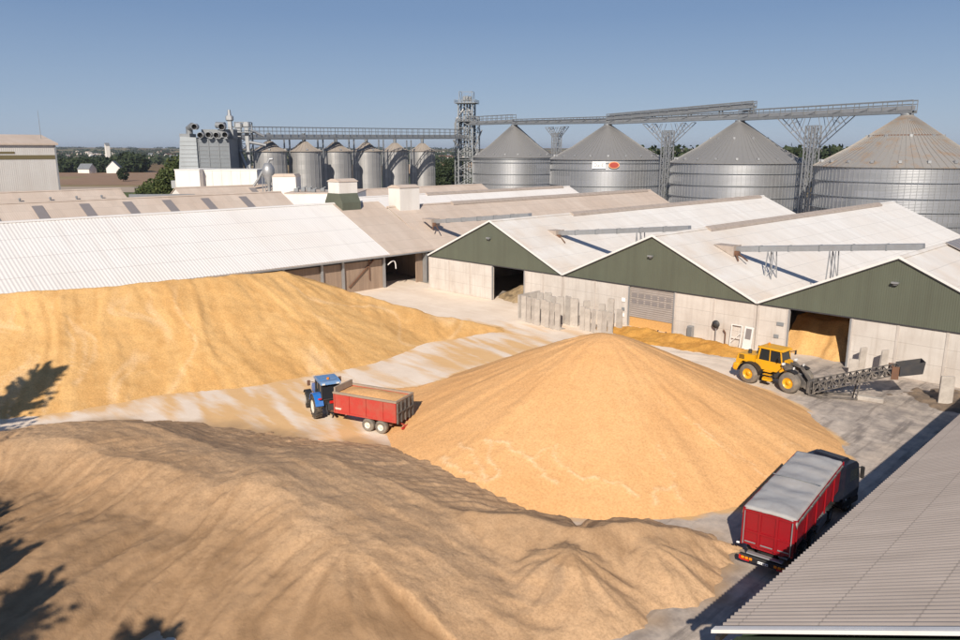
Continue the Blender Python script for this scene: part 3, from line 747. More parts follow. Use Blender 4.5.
# far left building
fb = thing('tall_shed', 'tall off white building with an olive band at the left edge', 'building', (-188,0,0))
m = MB(); m.box(-14,13,-20,51.6,0,21.0); m.build('wall', M['far_wall'], fb)
m = MB(); m.prism([(-14.6,21.0),(13.5,21.0),(13.5,21.35),(3,23.2),(-5,23.2),(-14.6,21.3)], 1, -20.4, 52); m.build('roof', M['roof_tan'], fb)
olive = worn('olive_band', (.16,.13,.06), .6, amt=.3)
m = MB(); m.box(13.002,13.08,-20,51.65,18.2,19.0); m.build('band', olive, fb)
m = MB(); m.box(13.002,13.07,20,44,19.3,19.7); m.build('louvre', olive, fb)
m = MB(); m.box(13.002,13.12,51.3,51.62,0,20.9); m.build('corner_trim', M['galv'], fb)
m = MB(); m.tube((8,50.5,21.5),(8,50.5,28),.07,.03); m.build('mast', M['galv_dark'], fb)

# shed in the right foreground
nb = thing('long_shed', 'grey brown corrugated roof at the lower right edge', 'shed', (2.6,20.5,0))
w = 12.5
corrugated('roof', M['roof_near'], nb, -w, 5.0, 0, 11.05, 0, 48, .262, .046, rows=14, per=10)
m = MB(); m.prism([(-w+.12,4.9+.06),(0,10.95),(0,10.75),(-w+.12,4.75)], 1, .45, 47.9); m.build('roof_lining', M['steel_dark'], nb)
roof_slab('roof', M['roof_near'], nb, w, 5.0, .01, 11.05, 0, 48)
m = MB(); m.prism([(-w-.08,5.08),(0,11.17),(0,11.04),(-w-.08,4.95)], 1, -.1, -.02)
m.prism([(-w-.08,5.083),(0,11.173),(0,11.10),(-w-.08,5.01)], 1, -.022, .16); m.build('verge_trim', M['white'], nb)
m = MB(); m.box(-w-.02,-w+.13,.1,47.8,4.62,4.80); m.build('gutter', M['black'], nb)
m = MB(); m.prism([(-w+.55,0),(w-.55,0),(w-.55,4.9),(0,10.7),(-w+.55,4.9)], 1, .12, .4); m.prism([(-w+.55,0),(w-.55,0),(w-.55,4.9),(0,10.7),(-w+.55,4.9)], 1, 47, 47.3)
m.box(-w+.55,-w+.8,.4,47,0,4.75); m.box(w-.8,w-.55,.4,47,0,4.75); m.build('wall', M['green_dark'], nb)
m = MB(); m.box(-w+.5,-w+1.6,-.05,.115,0,4.9); m.build('corner_pier', M['panel'], nb)
m = MB(); m.path([(-w+7.5,.0,8.1),(-w+7.5,-.3,8.0),(-w+7.2,-.3,7.2)], .05); m.build('wall_lamp', M['galv'], nb)

# ------------------------------------------------------------------ conveyors on the shed roofs
def roof_conveyor(label, x0, z0, x1, z1, y, legs):
    t = thing('roof_conveyor', label, 'conveyor', (x0, y, z0), 0, 'pipe conveyors over the shed roofs'); dx = x1-x0; dz = z1-z0
    m = MB(); m.beam((0,0,0),(dx,0,dz),.75,.6); m.build('casing', M['galv'], t)
    m = MB()
    n = 6
    for k in range(1, n):
        q = k/n; m = MB(); m.box(dx*q-.06, dx*q+.06, -.41, .41, dz*q-.34, dz*q+.34); m.build('flange', M['galv_dark'], t)
    m = MB(); m.prism([(-2.0,.45),(.4,.42),(.5,.5),(.5,-.75)], 1, -.9, .9); m.build('dormer', M['vent'], t)
    for lx in legs:
        zz = z0+dz*lx/dx; m = MB(); zb = 10.75-.459*(x0+lx-RIDGE)-zz if x0+lx > RIDGE else 0
        zb = -min(abs(zb), 4.6); b = zb
        for sy in (-.75, .75):
            m.beam((lx-.4, sy, b), (lx-.3, sy*.55, -.3+dz*lx/dx), .1); m.beam((lx+.4, sy, b), (lx+.3, sy*.55, -.3+dz*lx/dx), .1)
            m.beam((lx-.4, sy, b), (lx+.3, sy*.6, b/2), .07); m.beam((lx+.35, sy*.8, b/2), (lx-.3, sy*.6, -.35+dz*lx/dx), .07)
        m.build('trestle', M['galv'], t)
    m = MB(); m.beam((.6,-.5,-.4),(1.5,-1.6,-1.0),.15); m.beam((1.0,-.4,-.5),(2.4,-1.2,-1.0),.12); m.box(.5,1.0,-.7,-.4,-.6,-.1); m.build('chute', M['rust'], t)
    return t
RIDGE = -96.7; roof_conveyor('grey pipe conveyor reaching the ridge behind the leftmost green gable', -92.6, 8.7, -71.9, 10.95, 82, [])
RIDGE = -71.36; roof_conveyor('grey pipe conveyor between the leftmost and middle green gables', -66.9, 8.75, -46.6, 10.9, 82, [13.5])
RIDGE = -46.1; roof_conveyor('grey pipe conveyor on lattice trestles behind the rightmost green gable', -40.9, 8.9, -21.4, 10.9, 82, [4.6, 11.2])

# ------------------------------------------------------------------ silos
def silo_wall(Rr, h, n=64, rows=13, seed=0):
    rs = np.random.RandomState(seed)
    me = bpy.data.meshes.new('wall'); v = []; f = []; tint = []
    for j in range(rows+1):
        for i in range(n):
            a = 2*PI*i/n; v.append((Rr*math.cos(a), Rr*math.sin(a), h*j/rows))
    rowt = rs.rand(rows)*.35
    for j in range(rows):
        off = rs.randint(0, 4)
        pt = rs.rand(n)
        for i in range(n):
            f.append((j*n+i, j*n+(i+1) % n, (j+1)*n+(i+1) % n, (j+1)*n+i)); tint.append(.65*pt[((i+off)//4)]+rowt[j])
    me.from_pydata(v, [], f)
    a = me.attributes.new('tint', 'FLOAT', 'FACE'); a.data.foreach_set('value', np.array(tint, np.float32))
    me.polygons.foreach_set('use_smooth', [True]*len(f))
    me.update(); me.materials.append(M['silo']); o = bpy.data.objects.new('wall', me); C.objects.link(o); return o
def silomat(name, a, b, metal, rough, rust=0):
    t = NT(name)
    c = t.mix(t.attr('tint'), a, b)
    st = t.noise(1., 5, .6, t.mapping((.8,.8,.08)))
    c = t.mix(t.ramp(st, [(.5, 0.), (.8, .25)]), c, (.30,.29,.28))
    sep = t.n.new('ShaderNodeSeparateXYZ'); t.l.new(t.co(), sep.inputs[0])
    if rust: c = t.mix(t.ramp(t.noise(1., 5, .65, t.mapping((.35,.35,.6))), [(.5, 0.), (.72, rust)]), c, (.36,.23,.13))
    w = t.wave(1.2, 'Z'); t.bump(w, .25, .05)
    r = t.math('ADD', rough, t.math('MULTIPLY', t.attr('tint'), .12))
    return t.done(c, r, metal)
M['silo'] = silomat('silo_steel', (.52,.52,.53), (.38,.385,.39), .72, .34)
M['silo_small'] = silomat('small_silo_steel', (.42,.41,.40), (.31,.305,.30), .5, .45)
M['silo_roof'] = silomat('silo_roof_steel', (.25,.245,.24), (.20,.195,.19), .3, .6)
M['silo_roof_rusty'] = silomat('rusty_silo_roof', (.33,.31,.285), (.28,.26,.235), .3, .6, .8)
M['silo_roof_tan'] = silomat('dusty_silo_roof', (.33,.285,.24), (.28,.24,.205), .1, .7)
def silo(label, l, f, Rr, h, hr, rings, group, roofm='silo_roof', nrib=48, vents=14, ribroof=40, big=True, seed=1, extra=None):
    t = thing('grain_silo', label, 'silo', LF(l, f), R(seed*7.3), group)
    wo = silo_wall(Rr, h, 64 if big else 32, 14, seed); wo.parent = t
    if not big: wo.data.materials.clear(); wo.data.materials.append(M['silo_small'])
    m = MB()
    for i in range(nrib):
        a = 2*PI*(i+.5)/nrib; c, s = math.cos(a), math.sin(a); q = .05 if big else .06
        m.m = Matrix.Rotation(a, 4, 'Z'); m.box(Rr+.003, Rr+.1, -q, q, 0, h-.1)
    m.m = Matrix.Identity(4); m.build('wall_stiffener', M['galv'], t)
    for z in rings:
        m = MB(); m.lathe([(Rr+.1,z-.09),(Rr+.27,z-.09),(Rr+.27,z+.07),(Rr+.1,z+.07),(Rr+.1,z-.09)], n=64); m.build('wind_ring', M['galv_dark'], t)
    m = MB(); m.lathe([(Rr+.35,h-.06),(Rr*.62,h+hr*.36),(.9,h+hr)], n=64); m.lathe([(Rr+.35,h-.06),(Rr+.35,h-.22),(Rr+.01,h-.22)], n=64)
    m.build('roof', M[roofm], t)
    m = MB()
    for i in range(ribroof):
        a = 2*PI*i/ribroof; c, s = math.cos(a), math.sin(a)
        m.beam((c*(Rr+.3), s*(Rr+.3), h-.02), (c*Rr*.62, s*Rr*.62, h+hr*.36+.05), .12); m.beam((c*Rr*.62, s*Rr*.62, h+hr*.36+.05), (c*1.0, s*1.0, h+hr+.02), .12)
    m.build('roof_rib', M[roofm], t)
    m = MB(); m.lathe([(0,h+hr-.3),(1.25 if big else .5,h+hr-.3),(1.25 if big else .5,h+hr+.35),(0,h+hr+.4)], n=20); m.build('roof_cap', M['galv_dark'], t)
    for i in range(vents):
        a = 2*PI*(i+.25)/vents; c, s = math.cos(a), math.sin(a); m = MB(); m.m = Matrix.Translation((c*Rr*.93, s*Rr*.93, h+hr*.07)) @ Matrix.Rotation(a, 4, 'Z')
        m.bbox(-.35,.35,-.3,.3,0,.55); m.build('roof_vent', M['galv'] , t)
    return t
GB = 'large silos under the sloping conveyor'; 
S = 1.4
big = []
for (lab, l, f, Rr, h, hr, rings, rm, sd) in (
    ('smallest of the four large silos, directly right of the elevator tower', 34/760*284, 284, 15.2, 17.4, 11.5, (8,11.5,15.6,16.8), 'silo_roof', 1),
    ('large silo carrying the white sign and red oval sign', 127/760*238, 238, 17.5, 17.3, 10.3, (6,9.5,14.2,16.2), 'silo_roof', 2),
    ('large grey roofed silo second from right with four dark wind rings', 258/760*203, 203, 17.3, 16.8, 10.6, (5,8.2,11.2,14.2), 'silo_roof', 3),
    ('nearest large silo at the right edge with rust stained roof', 423/760*163, 163, 17.2, 16.7, 10.6, (2.5,5.2,7.9,10.6,13.7), 'silo_roof_rusty', 4)):
    f = f*1.0/math.cos(math.atan(170/760.)); 
    t = silo(lab, l, f, Rr, h, hr, rings, GB, rm, nrib=100, vents=20, ribroof=72, seed=sd); big.append((t, l, f, Rr, h, hr))
# second ring of vents on the two nearest roofs
for t, l, f, Rr, h, hr in big[2:]:
    for i in range(10):
        a = 2*PI*(i+.4)/10; c, s = math.cos(a), math.sin(a); m = MB(); m.m = Matrix.Translation((c*Rr*.42, s*Rr*.42, h+hr*.56)) @ Matrix.Rotation(a, 4, 'Z')
        m.bbox(-.35,.35,-.3,.3,0,.55); m.build('roof_vent', M['galv'], t)
m = MB(); m.lathe([(6.9,23.0),(7.2,22.9),(7.05,23.15),(6.9,23.0)], n=48); m.build('roof_hoop', M['rust'], big[3][0])
# the two signs on the second silo
def text_mesh(name, body, size, mat, parent, mw, depth=.02):
    cu = bpy.data.curves.new(name, 'FONT'); cu.body = body; cu.size = size; cu.extrude = depth; cu.align_x = 'CENTER'; cu.align_y = 'CENTER'
    ob = bpy.data.objects.new('tmp', cu); C.objects.link(ob); bpy.context.view_layer.update()
    me = bpy.data.meshes.new_from_object(ob); bpy.data.objects.remove(ob); me.name = name
    me.materials.clear(); me.materials.append(mat)
    o = bpy.data.objects.new(name, me); C.objects.link(o); o.parent = parent; o.matrix_local = mw
    return o
t, l, f, Rr, h, hr = big[1]
rz = t.rotation_euler.z
def on_silo(px, z, out=.45):
    # world angle of the silo wall point seen at that place
    cx, cy, _ = LF(l, f); ang = math.atan2(-cy, -cx)+math.asin((px-607)/760*238/Rr*.97)
    a = ang-rz
    return Matrix.Rotation(a, 4, 'Z') @ Matrix.Translation((Rr+out, 0, z)) @ Matrix.Rotation(PI/2, 4, 'Z') @ Matrix.Rotation(PI/2, 4, 'X')
sg = MB(); sg.box(-1.95,1.95,-1.0,1.0,-.08,.0); o = sg.build('white_sign', M['sign_white'], t); o.matrix_local = on_silo(600, 15.7)
text_mesh('sign_lettering', 'DanE', 1.35, M['galv_dark'], t, on_silo(600, 15.7, .49))
for nm, rx, ry, out, mt in (('oval_sign_rim', 1.6, 1.0, .42, 'sign_orange'), ('oval_sign', 1.35, .8, .47, 'sign_red')):
    sg = MB(); sg.prism([(rx*math.cos(2*PI*i/28), ry*math.sin(2*PI*i/28)) for i in range(28)], 2, -.04, .02); o = sg.build(nm, M[mt], t); o.matrix_local = on_silo(614, 15.7, out)
# small silos
labs = ['small silo nearest the dryer, leftmost of its row', 'second small silo in the row counted from the dryer', 'third small silo in the row counted from the dryer',
        'fourth small silo in the row counted from the dryer', 'fifth small silo in the row counted from the dryer', 'last small silo in the row, nearest the elevator tower']
SM = []
for i, px in enumerate((269.5, 304.5, 336, 366.5, 395, 422.3)):
    w = (33, 32, 30.2, 28.6, 26.8, 25.4)[i]; f = 760*10.2/w*1.025; l = (px-480)/760*(f*.976)
    silo(labs[i], l, f, 5.05, 19.7, 2.9, (), 'row of small silos', 'silo_roof_tan', nrib=22, vents=4, ribroof=20, big=False, seed=i+5)
    SM.append((l, f))

# ------------------------------------------------------------------ overhead conveyors and towers
def catwalk(label, A, B, h=1.5, w=1.6, rail=True, cs=.9):
    """lattice walkway with a conveyor casing"""
    A = Vector(A); B = Vector(B); t = thing('overhead_conveyor', label, 'conveyor', A)
    D = B-A; L = D.length; u = D.normalized(); s = u.cross(Vector((0,0,1))).normalized()
    Z = Vector((0,0,1)); P = lambda q, a, z: u*q+s*a+Z*z
    m = MB(); m.beam(P(0,.2,cs*.45), P(L,.2,cs*.45), cs, cs); m.build('casing', M['galv'], t)
    m = MB(); n = max(4, int(L/3.2))
    for a in (-w/2, w/2):
        m.beam(P(0,a,-.4), P(L,a,-.4), .34, .6)
        if rail:
            m.beam(P(0,a,h), P(L,a,h), .24); m.beam(P(0,a,h*.6), P(L,a,h*.6), .16)
        for k in range(n+1):
            q = L*k/n
            if rail: m.beam(P(q,a,-.4), P(q,a,h), .14)
            if k < n and k % 2 == 0 and rail: m.beam(P(q,a,-.3), P(q+L/n,a,.5), .08)
    m.build('truss', M['galv_dark'], t)
    m = MB()
    for k in range(n): 
        q = L*(k+.5)/n; m.box(*(lambda c: (c.x-.5, c.x+.5, c.y-.5, c.y+.5, c.z, c.z+.12))(P(q,0,-.3)))
    m.build('deck', M['galv_dark'], t)
    return t
def lattice(m, cx, cy, z0, z1, a, b, step, wl=.22, wd=.1):
    cs = [(cx-a,cy-b),(cx+a,cy-b),(cx+a,cy+b),(cx-a,cy+b)]
    for x, y in cs: m.beam((x,y,z0),(x,y,z1),wl)
    n = int((z1-z0)/step)
    for k in range(n):
        za = z0+(z1-z0)*k/n; zb = z0+(z1-z0)*(k+1)/n
        for i in range(4):
            p, q = cs[i], cs[(i+1) % 4]
            if k % 2: p, q = q, p
            m.beam((p[0],p[1],za),(q[0],q[1],zb),wd); m.beam((p[0],p[1],zb),(q[0],q[1],zb),wd)
def peak(i): t, l, f, Rr, h, hr = big[i]; return LF(l, f, h+hr)
pk = [peak(i) for i in range(4)]
TW = LF(-13/760*315, 320)
def towards(a, b, over=0):
    a = Vector(a); b = Vector(b); return b+(b-a).normalized()*over
c1 = catwalk('level conveyor bridge from the elevator tower to the nearest large silo peak', Vector((TW[0],TW[1],pk[0][2]+1.6)), Vector(pk[0])+Vector((0,0,1.3)), 2.6)
c2 = catwalk('conveyor bridge between the peaks of the first and second large silo', Vector(pk[0])+Vector((0,0,.9)), Vector(pk[1])+Vector((0,0,1.2)), 1.3)
c3 = catwalk('conveyor bridge rising to the peak of the third large silo', Vector(pk[1])+Vector((0,0,.9)), towards(pk[1], pk[2], 4)+Vector((0,0,1.3)), 1.2)
c3b = catwalk('sloping upper conveyor tube above the second and third large silos', Vector(pk[1])+Vector((0,0,2.2)), towards(pk[1], pk[2], 4)+Vector((0,0,4.0)), 1., rail=True, cs=.5)
for q in (.35, .6, .8, .985):
    a = Vector(pk[1]).lerp(Vector(towards(pk[1], pk[2], 4)), q); m = MB(); za = a.z+.9+(.4)*q-c3b.location.z+ .3; zb = a.z+2.2+2.1*q-c3b.location.z
    for sy in (-.6, .6):
        m.beam((a.x-c3b.location.x+sy, a.y-c3b.location.y, za), (a.x-c3b.location.x+sy*.5, a.y-c3b.location.y, zb), .3)
    m.beam((a.x-c3b.location.x-.6, a.y-c3b.location.y, za+.2), (a.x-c3b.location.x+.6, a.y-c3b.location.y, za+.2), .2); m.build('support_frame', M['galv_dark'], c3b)
c4 = catwalk('conveyor bridge ending at the rust stained silo on the right', Vector(pk[2])+Vector((0,0,.9)), towards(pk[2], pk[3], 1.5)+Vector((0,0,1.0)), 1.9)
sl0 = LF(SM[0][0]-6, SM[0][1]-14, 23.6)
c5 = catwalk('walled conveyor bridge above the row of small silos', Vector(sl0), Vector((TW[0],TW[1],25.2)), 3.0, 2.0)
for q in range(6):
    l, f = SM[q]; p = Vector(LF(l, f, 22.2)); m = MB(); m.tube(p-Vector(c5.location), p+Vector((0,0,3))-Vector(c5.location), .6, .6); m.build('drop_pipe', M['galv_dark'], c5)
for q in range(5):
    p = Vector(LF((SM[q][0]+SM[q+1][0])/2, (SM[q][1]+SM[q+1][1])/2, 0)); t = thing('bridge_post', 'twin support posts between two of the small silos', 'support post', p, 0, 'posts between the small silos')
    for k in (-1, 1):
        m = MB(); m.beam((k*.6,k*.6,0),(k*.6,k*.6,23.8),.35); m.build('post', M['galv_dark'], t)
def mast(label, A, B, q, z0, ztop, spread, grp='lattice masts between the large silos'):
    A = Vector(A); B = Vector(B); c = A.lerp(B, q); u = (B-A); u.z = 0; u.normalize()
    t = thing('lattice_mast', label, 'lattice mast', (c.x, c.y, 0), math.atan2(u.y, u.x), grp)
    m = MB(); lattice(m, -.9, 0, 0, ztop-2.5, .5, 1.0, 2.2, .24, .11); lattice(m, .9, 0, 0, ztop-2.5, .5, 1.0, 2.2, .24, .11); m.build('mast_frame', M['galv'], t)
    zz = ztop-spread*.85
    for s in (-1, 1):
        for k, (fr, zl) in enumerate(((1., 0), (.55, .25))):
            m = MB()
            for b in (-.9, .9):
                m.beam((s*1.2, b, zz+zl*spread*.3), (s*(1.2+spread*fr), b, ztop-.5), .17)
            m.beam((s*(1.2+spread*fr), -.9, ztop-.5), (s*(1.2+spread*fr), .9, ztop-.5), .15)
            n = 4
            for j in range(1, n):
                x = s*(1.2+spread*fr*j/n); z = zz+zl*spread*.3+(ztop-.5-zz-zl*spread*.3)*j/n
                if k == 0: m.beam((x, -.9, z), (s*(1.2+spread*.55*j/n), .9, z+1), .1); m.beam((x, .9, z), (x-s*1.6, .9, ztop-.5), .1); m.beam((x, -.9, z), (x-s*1.6, -.9, ztop-.5), .1)
            m.build('strut', M['galv'], t)
mast('lattice mast between the first and second large silo', pk[0], pk[1], .5, 0, 28.2, 4.5)
mast('lattice mast between the second and third large silo', pk[1], pk[2], .5, 0, 28.0, 7.5)
mast('white lattice mast between the third and the rust stained silo', pk[2], pk[3], .5, 0, 28.2, 9)
# elevator tower
tw = thing('elevator_tower', 'tall lattice elevator tower between the small and the large silos', 'elevator tower', (TW[0],TW[1],0), R(35))
m = MB(); lattice(m, 0, 0, 0, 38.5, 2.9, 2.9, 3.2, .5, .22); lattice(m, -3.9, 1, 0, 31, 1.0, 1.6, 3.0, .3, .16); lattice(m, 3.8, 0, 0, 33, 1.2, 1.8, 3.0, .3, .14); lattice(m, 0, 0, 38.5, 43, 2.6, 2.6, 4.4, .2, .1); m.build('tower_frame', M['galv_dark'], tw)
for x, y in ((-.9,-.5),(.3,-.6),(1.2,.6)):
    m = MB(); m.box(x-.35,x+.35,y-.25,y+.25,0,39.5); m.bbox(x-.6,x+.6,y-.5,y+.5,39.5,41.3,.2); m.build('bucket_elevator', M['galv_dark'], tw)
for z, w in ((38.5,4.3),(31.5,3.8),(24,3.4),(17,3.2)):
    m = MB(); m.box(-w,w,-w,w,z-.15,z+.05)
    for s in (-1,1):
        for zz in (.55,1.15):
            m.beam((-w,s*w,z+zz),(w,s*w,z+zz),.1); m.beam((s*w,-w,z+zz),(s*w,w,z+zz),.1)
        for k in range(6): q = -w+2*w*k/5; m.beam((q,s*w,z),(q,s*w,z+1.15),.1); m.beam((s*w,q,z),(s*w,q,z+1.15),.1)
    m.build('platform', M['galv_dark'], tw)
m = MB()
for a, b in (((-1,-1,36.5),(-4,-2.5,32)),((-4,-2.5,32),(-4,-2.5,26)),((1,-1,36),(4.5,-1.5,30)),((-1,1,34),(-3.8,2,27)),((3.5,-2,22),(6,-1,14)),((6,-1,14),(6,-1,4)),((-3,0,21),(-5.5,-1,24)),((3,0,20),(6.2,0,28))): m.tube(a, b, .32, n=8)
m.build('spout', M['galv'], tw)

# ------------------------------------------------------------------ dryer plant
PX0, PF = 176, 175.
def lf(px, f): return (px-480)/760*f*.976
wb = thing('plant_building', 'white flat roofed plant building under the dryer', 'building', LF(lf(190,176), 176), R(45))
# local x runs to the right as seen from the yard, local y away
m = MB(); m.box(-2.9,2.6,-2.5,9,0,15.6); m.build('wall', M['white_cladding'], wb)
m = MB(); m.box(2.602,14.8,-.0,9,0,15.5); m.build('wall', M['white_cladding'], wb)
m = MB(); m.box(-3.0,2.7,-2.6,9.1,15.6,15.8); m.box(2.7,14.9,-.1,9.1,15.5,15.7); m.build('coping', M['white'], wb)
m = MB()
for x in (4.6,6.7,8.9,11.0,13.1): m = MB(); m.box(x,x+.05,-.03,-.002,9,15.4); m.build('panel_joint', M['galv'], wb)
m = MB(); m.box(-4.9,-2.92,0,2,11.5,13.2); m.build('side_box', M['galv'], wb)
dr = thing('grain_dryer', 'grey ribbed dryer block with round exhaust ducts above the white building', 'dryer', LF(lf(200,192), 192), R(45))
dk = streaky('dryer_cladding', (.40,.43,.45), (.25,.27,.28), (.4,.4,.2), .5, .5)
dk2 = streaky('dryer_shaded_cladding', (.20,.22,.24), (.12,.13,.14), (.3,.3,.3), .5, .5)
m = MB(); m.prism([(-5.0,15),(-.2,15),(-.2,23),(-4.1,23.2)], 1, -1.5, 6); m.build('side_tower', dk, dr)
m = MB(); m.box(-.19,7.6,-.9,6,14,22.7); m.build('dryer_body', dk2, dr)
m = MB()
for k in range(8): m.box(-.19,7.65,-1.0,-.902,15+k*.98,15.12+k*.98)
for k in range(4): x = .0+k*2.5; m.box(x,x+.12,-1.08,-1.002,14,22.7)
m.build('rib', M['galv_dark'], dr)
m = MB()
for k in range(8): m.box(-4.6+k*.06,-.25,-1.6,-1.502,15.2+k*.98,15.3+k*.98)
m.build('rib', M['galv'], dr)
m = MB(); m.box(-4.3,-1.8,-1.2,3,23,23.9); m.build('roof_box', M['galv_dark'], dr)
def duct(x, z, r, ln=3.2, y=-2.8):
    m = MB(); m.lathe([(r,0),(r,ln),(r*.9,ln),(r*.9,.5),(r,.0)], axis=(0.15,-1,-.05), n=20, c=(x,y+ln,z))
    o = m.build('exhaust_duct', M['galv'], dr)
    m = MB(); m.lathe([(0,0),(r*.89,0)], axis=(0.15,-1,-.05), n=20, c=(x+ln*.1,y+ln*.35,z)); m.build('duct_mouth', M['void'], o)  # black disc painted as the shade inside the duct
for x, z in ((.9,23.6),(2.9,23.7),(4.8,23.6),(6.9,23.7)): duct(x, z, .72, 2.4)
duct(-.4, 25.6, .72, 2.6); duct(6.2, 25.6, .8, 2.6)
m = MB(); m.tube((-2.6,1,25.2),(-1.2,-.5,25.8),.8,.8); m.tube((-2.6,1,22),(-2.6,1,25.6),.8,.8); m.tube((4.2,1,26),(6.4,.4,25.9),.8,.8); m.box(.2,8,1.5,5,22.7,25); m.build('duct_elbow', M['galv_dark'], dr)
et = thing('elevator_tower', 'cluster of elevator legs and pipes beside the dryer, left of the small silos', 'elevator tower', LF(lf(238,200), 200), R(45))
m = MB(); lattice(m, 1.2, 2, 8, 27, 1.7, 1.7, 2.4, .26, .12); m.build('tower_frame', M['galv_dark'], et)
for x, zt in ((-1.6,28.6),(.6,26.8),(2.6,27.0)):
    m = MB(); m.box(x-.45,x+.45,-.4,.4,8,zt-1.4); m.bbox(x-.9,x+.9,-.7,.7,zt-1.4,zt,.3); m.build('bucket_elevator', M['galv'], et)
m = MB(); m.tube((-1.6,0,27.5),(-1.6,0,30),.6,.35); m.build('vent_cowl', M['galv'], et)
m = MB()
for a, b, r in (((.6,-.6,20),(3.4,-.9,12),.45),((-3,-1,22),(-1.2,-.9,15),.3),((3,0,22),(7,1,21.2),.4),((-1.5,-1,19),(-5,-1,16),.25),((3.5,0,25),(6.5,1.5,23.5),.35)): m.tube(a, b, r)
m.build('spout', M['galv'], et)
m = MB(); m.box(-3.4,4.4,-1.6,3.6,24.3,24.5); m.box(-2.8,3.6,-1.4,3.4,19.5,19.7)
for k in range(9): q = -3.4+k*.975; m.beam((q,-1.6,24.5),(q,-1.6,25.6),.09)
m.beam((-3.4,-1.6,25.6),(4.4,-1.6,25.6),.1); m.beam((-3.4,-1.6,25.1),(4.4,-1.6,25.1),.08); m.build('platform', M['galv_dark'], et)
# things in front of the small silos
cy = thing('dust_cyclone', 'small grey dust cyclone on legs beside a white rooftop cube', 'cyclone', LF(lf(267,172), 172), R(45))
m = MB(); m.lathe([(0,17.2),(.7,17.2),(1.35,16),(1.35,14.8),(.4,12.6),(.35,11)], n=20); m.build('cyclone_body', M['galv'], cy)
m = MB()
for x, y in ((-1.1,-1.1),(1.1,-1.1),(1.1,1.1),(-1.1,1.1)): m.beam((x,y,0),(x,y,14.6),.16)
m.build('leg', M['galv_dark'], cy)
m = MB(); m.path([(0,0,17.2),(.4,0,18),(1.2,0,18.1)], .3); m.path([(-1.3,0,15.4),(-2.2,0,13.8),(-3.4,0,12.2)], .3); m.build('duct', M['galv'], cy)
ww = thing('white_kiosk', 'white cube cabin with tan lid in front of the two leftmost small silos', 'roof cabin', LF(lf(285,168), 168), R(45))
m = MB(); m.box(-2.5,2.5,-2.2,2.5,0,14.4); m.build('wall', M['white_cladding'], ww)
m = MB(); m.prism([(-2.6,14.4),(2.6,14.4),(2.2,15),(-2.0,15)], 1, -2.3, 2.6); m.build('roof', M['roof_tan'], ww)
lw = thing('low_flat_roof', 'low flat roof with rooftop machinery in front of the small silos', 'roof', LF(lf(318,158), 158), R(45))
m = MB(); m.box(-6.5,8,-3,10,0,11.4); m.build('wall', M['white_cladding'], lw)
m = MB(); m.box(-6.6,8.1,-3.1,10.1,11.4,11.6); m.build('roof', M['roof_tan'], lw)
rs = random.Random(5)
for k in range(9):
    m = MB(); x = -5+k*1.3; y = -1+rs.random()*3; hh = .35+.5*rs.random(); m.bbox(x-.45,x+.45,y-.4,y+.4,11.6,11.6+hh,.08); m.tube((x,y,11.6+hh),(x+.7,y,11.6+hh+.25),.12); m.build('fan_unit', M['galv_dark'], lw)
# ------------------------------------------------------------------ vehicles
def wheel(parent, x, y, r, wd, side, rim, rr=.55, mat='rubber', lugs=0, name='wheel', hubd=.25, rz=0):
    """side = +1/-1: which way the outer face looks"""
    prof = [(rr*r,-wd/2),(r*.86,-wd/2),(r*.97,-wd*.36),(r,-wd*.2),(r,wd*.2),(r*.97,wd*.36),(r*.86,wd/2),(rr*r,wd/2),(rr*r,-wd/2)]
    m = MB(); m.lathe(prof, axis=(0,1,0), n=32)
    if lugs:
        for k in range(lugs):
            for s in (-1, 1):
                a = 2*PI*(k+.5*(s > 0))/lugs
                m.m = Matrix.Rotation(a, 4, 'Y') @ Matrix.Translation((r*.995,0,0))
                vs = [(-.02,0,-.05),(-.02,0,.05),(-.05,s*wd*.49,.17),(-.05,s*wd*.49,.05)]
                m.add(vs+[(x+.07,y,z) for x,y,z in vs], [(0,1,2,3),(7,6,5,4),(0,4,5,1),(1,5,6,2),(2,6,7,3),(3,7,4,0)])
        m.m = Matrix.Identity(4)
    t = m.build('tyre', M[mat]); w = bpy.data.objects.new(name, None)
    # the wheel itself is the tyre-carrying rim disc mesh, the tyre its sub-part
    m = MB(); o = side*wd/2
    m.lathe([(rr*r+.005,o*.98),(rr*r*.93,o*.9),(rr*r*.8,o*(1-hubd*1.6)),(rr*r*.42,o*(1-hubd*2.)),(rr*r*.38,o*(1-hubd)),(0,o*(1-hubd))], axis=(0,1,0), n=28)
    m.lathe([(rr*r+.005,-o*.98),(rr*r*.8,-o*.6),(0,-o*.5)], axis=(0,1,0), n=28)
    for k in range(8):
        a = 2*PI*k/8; m.tube((math.cos(a)*rr*r*.6, o*(1-hubd*1.8), math.sin(a)*rr*r*.6), (math.cos(a)*rr*r*.6, o*(1-hubd*1.3), math.sin(a)*rr*r*.6), .03*r/.6, n=6)
    bpy.data.objects.remove(w)
    w = m.build(name, M[rim], parent); w.location = (x, y, r); w.rotation_euler = (0,0,rz); t.parent = w
    return w
def fender(m, x, y, r, w, a0, a1, th=.05, z=None, n=10):
    z = r if z is None else z
    for k in range(n):
        a = R(a0+(a1-a0)*k/n); b = R(a0+(a1-a0)*(k+1)/n)
        pts = [(x+math.cos(a)*r, z+math.sin(a)*r), (x+math.cos(b)*r, z+math.sin(b)*r), (x+math.cos(b)*(r+th), z+math.sin(b)*(r+th)), (x+math.cos(a)*(r+th), z+math.sin(a)*(r+th))]
        m.prism(pts, 1, y-w/2, y+w/2)

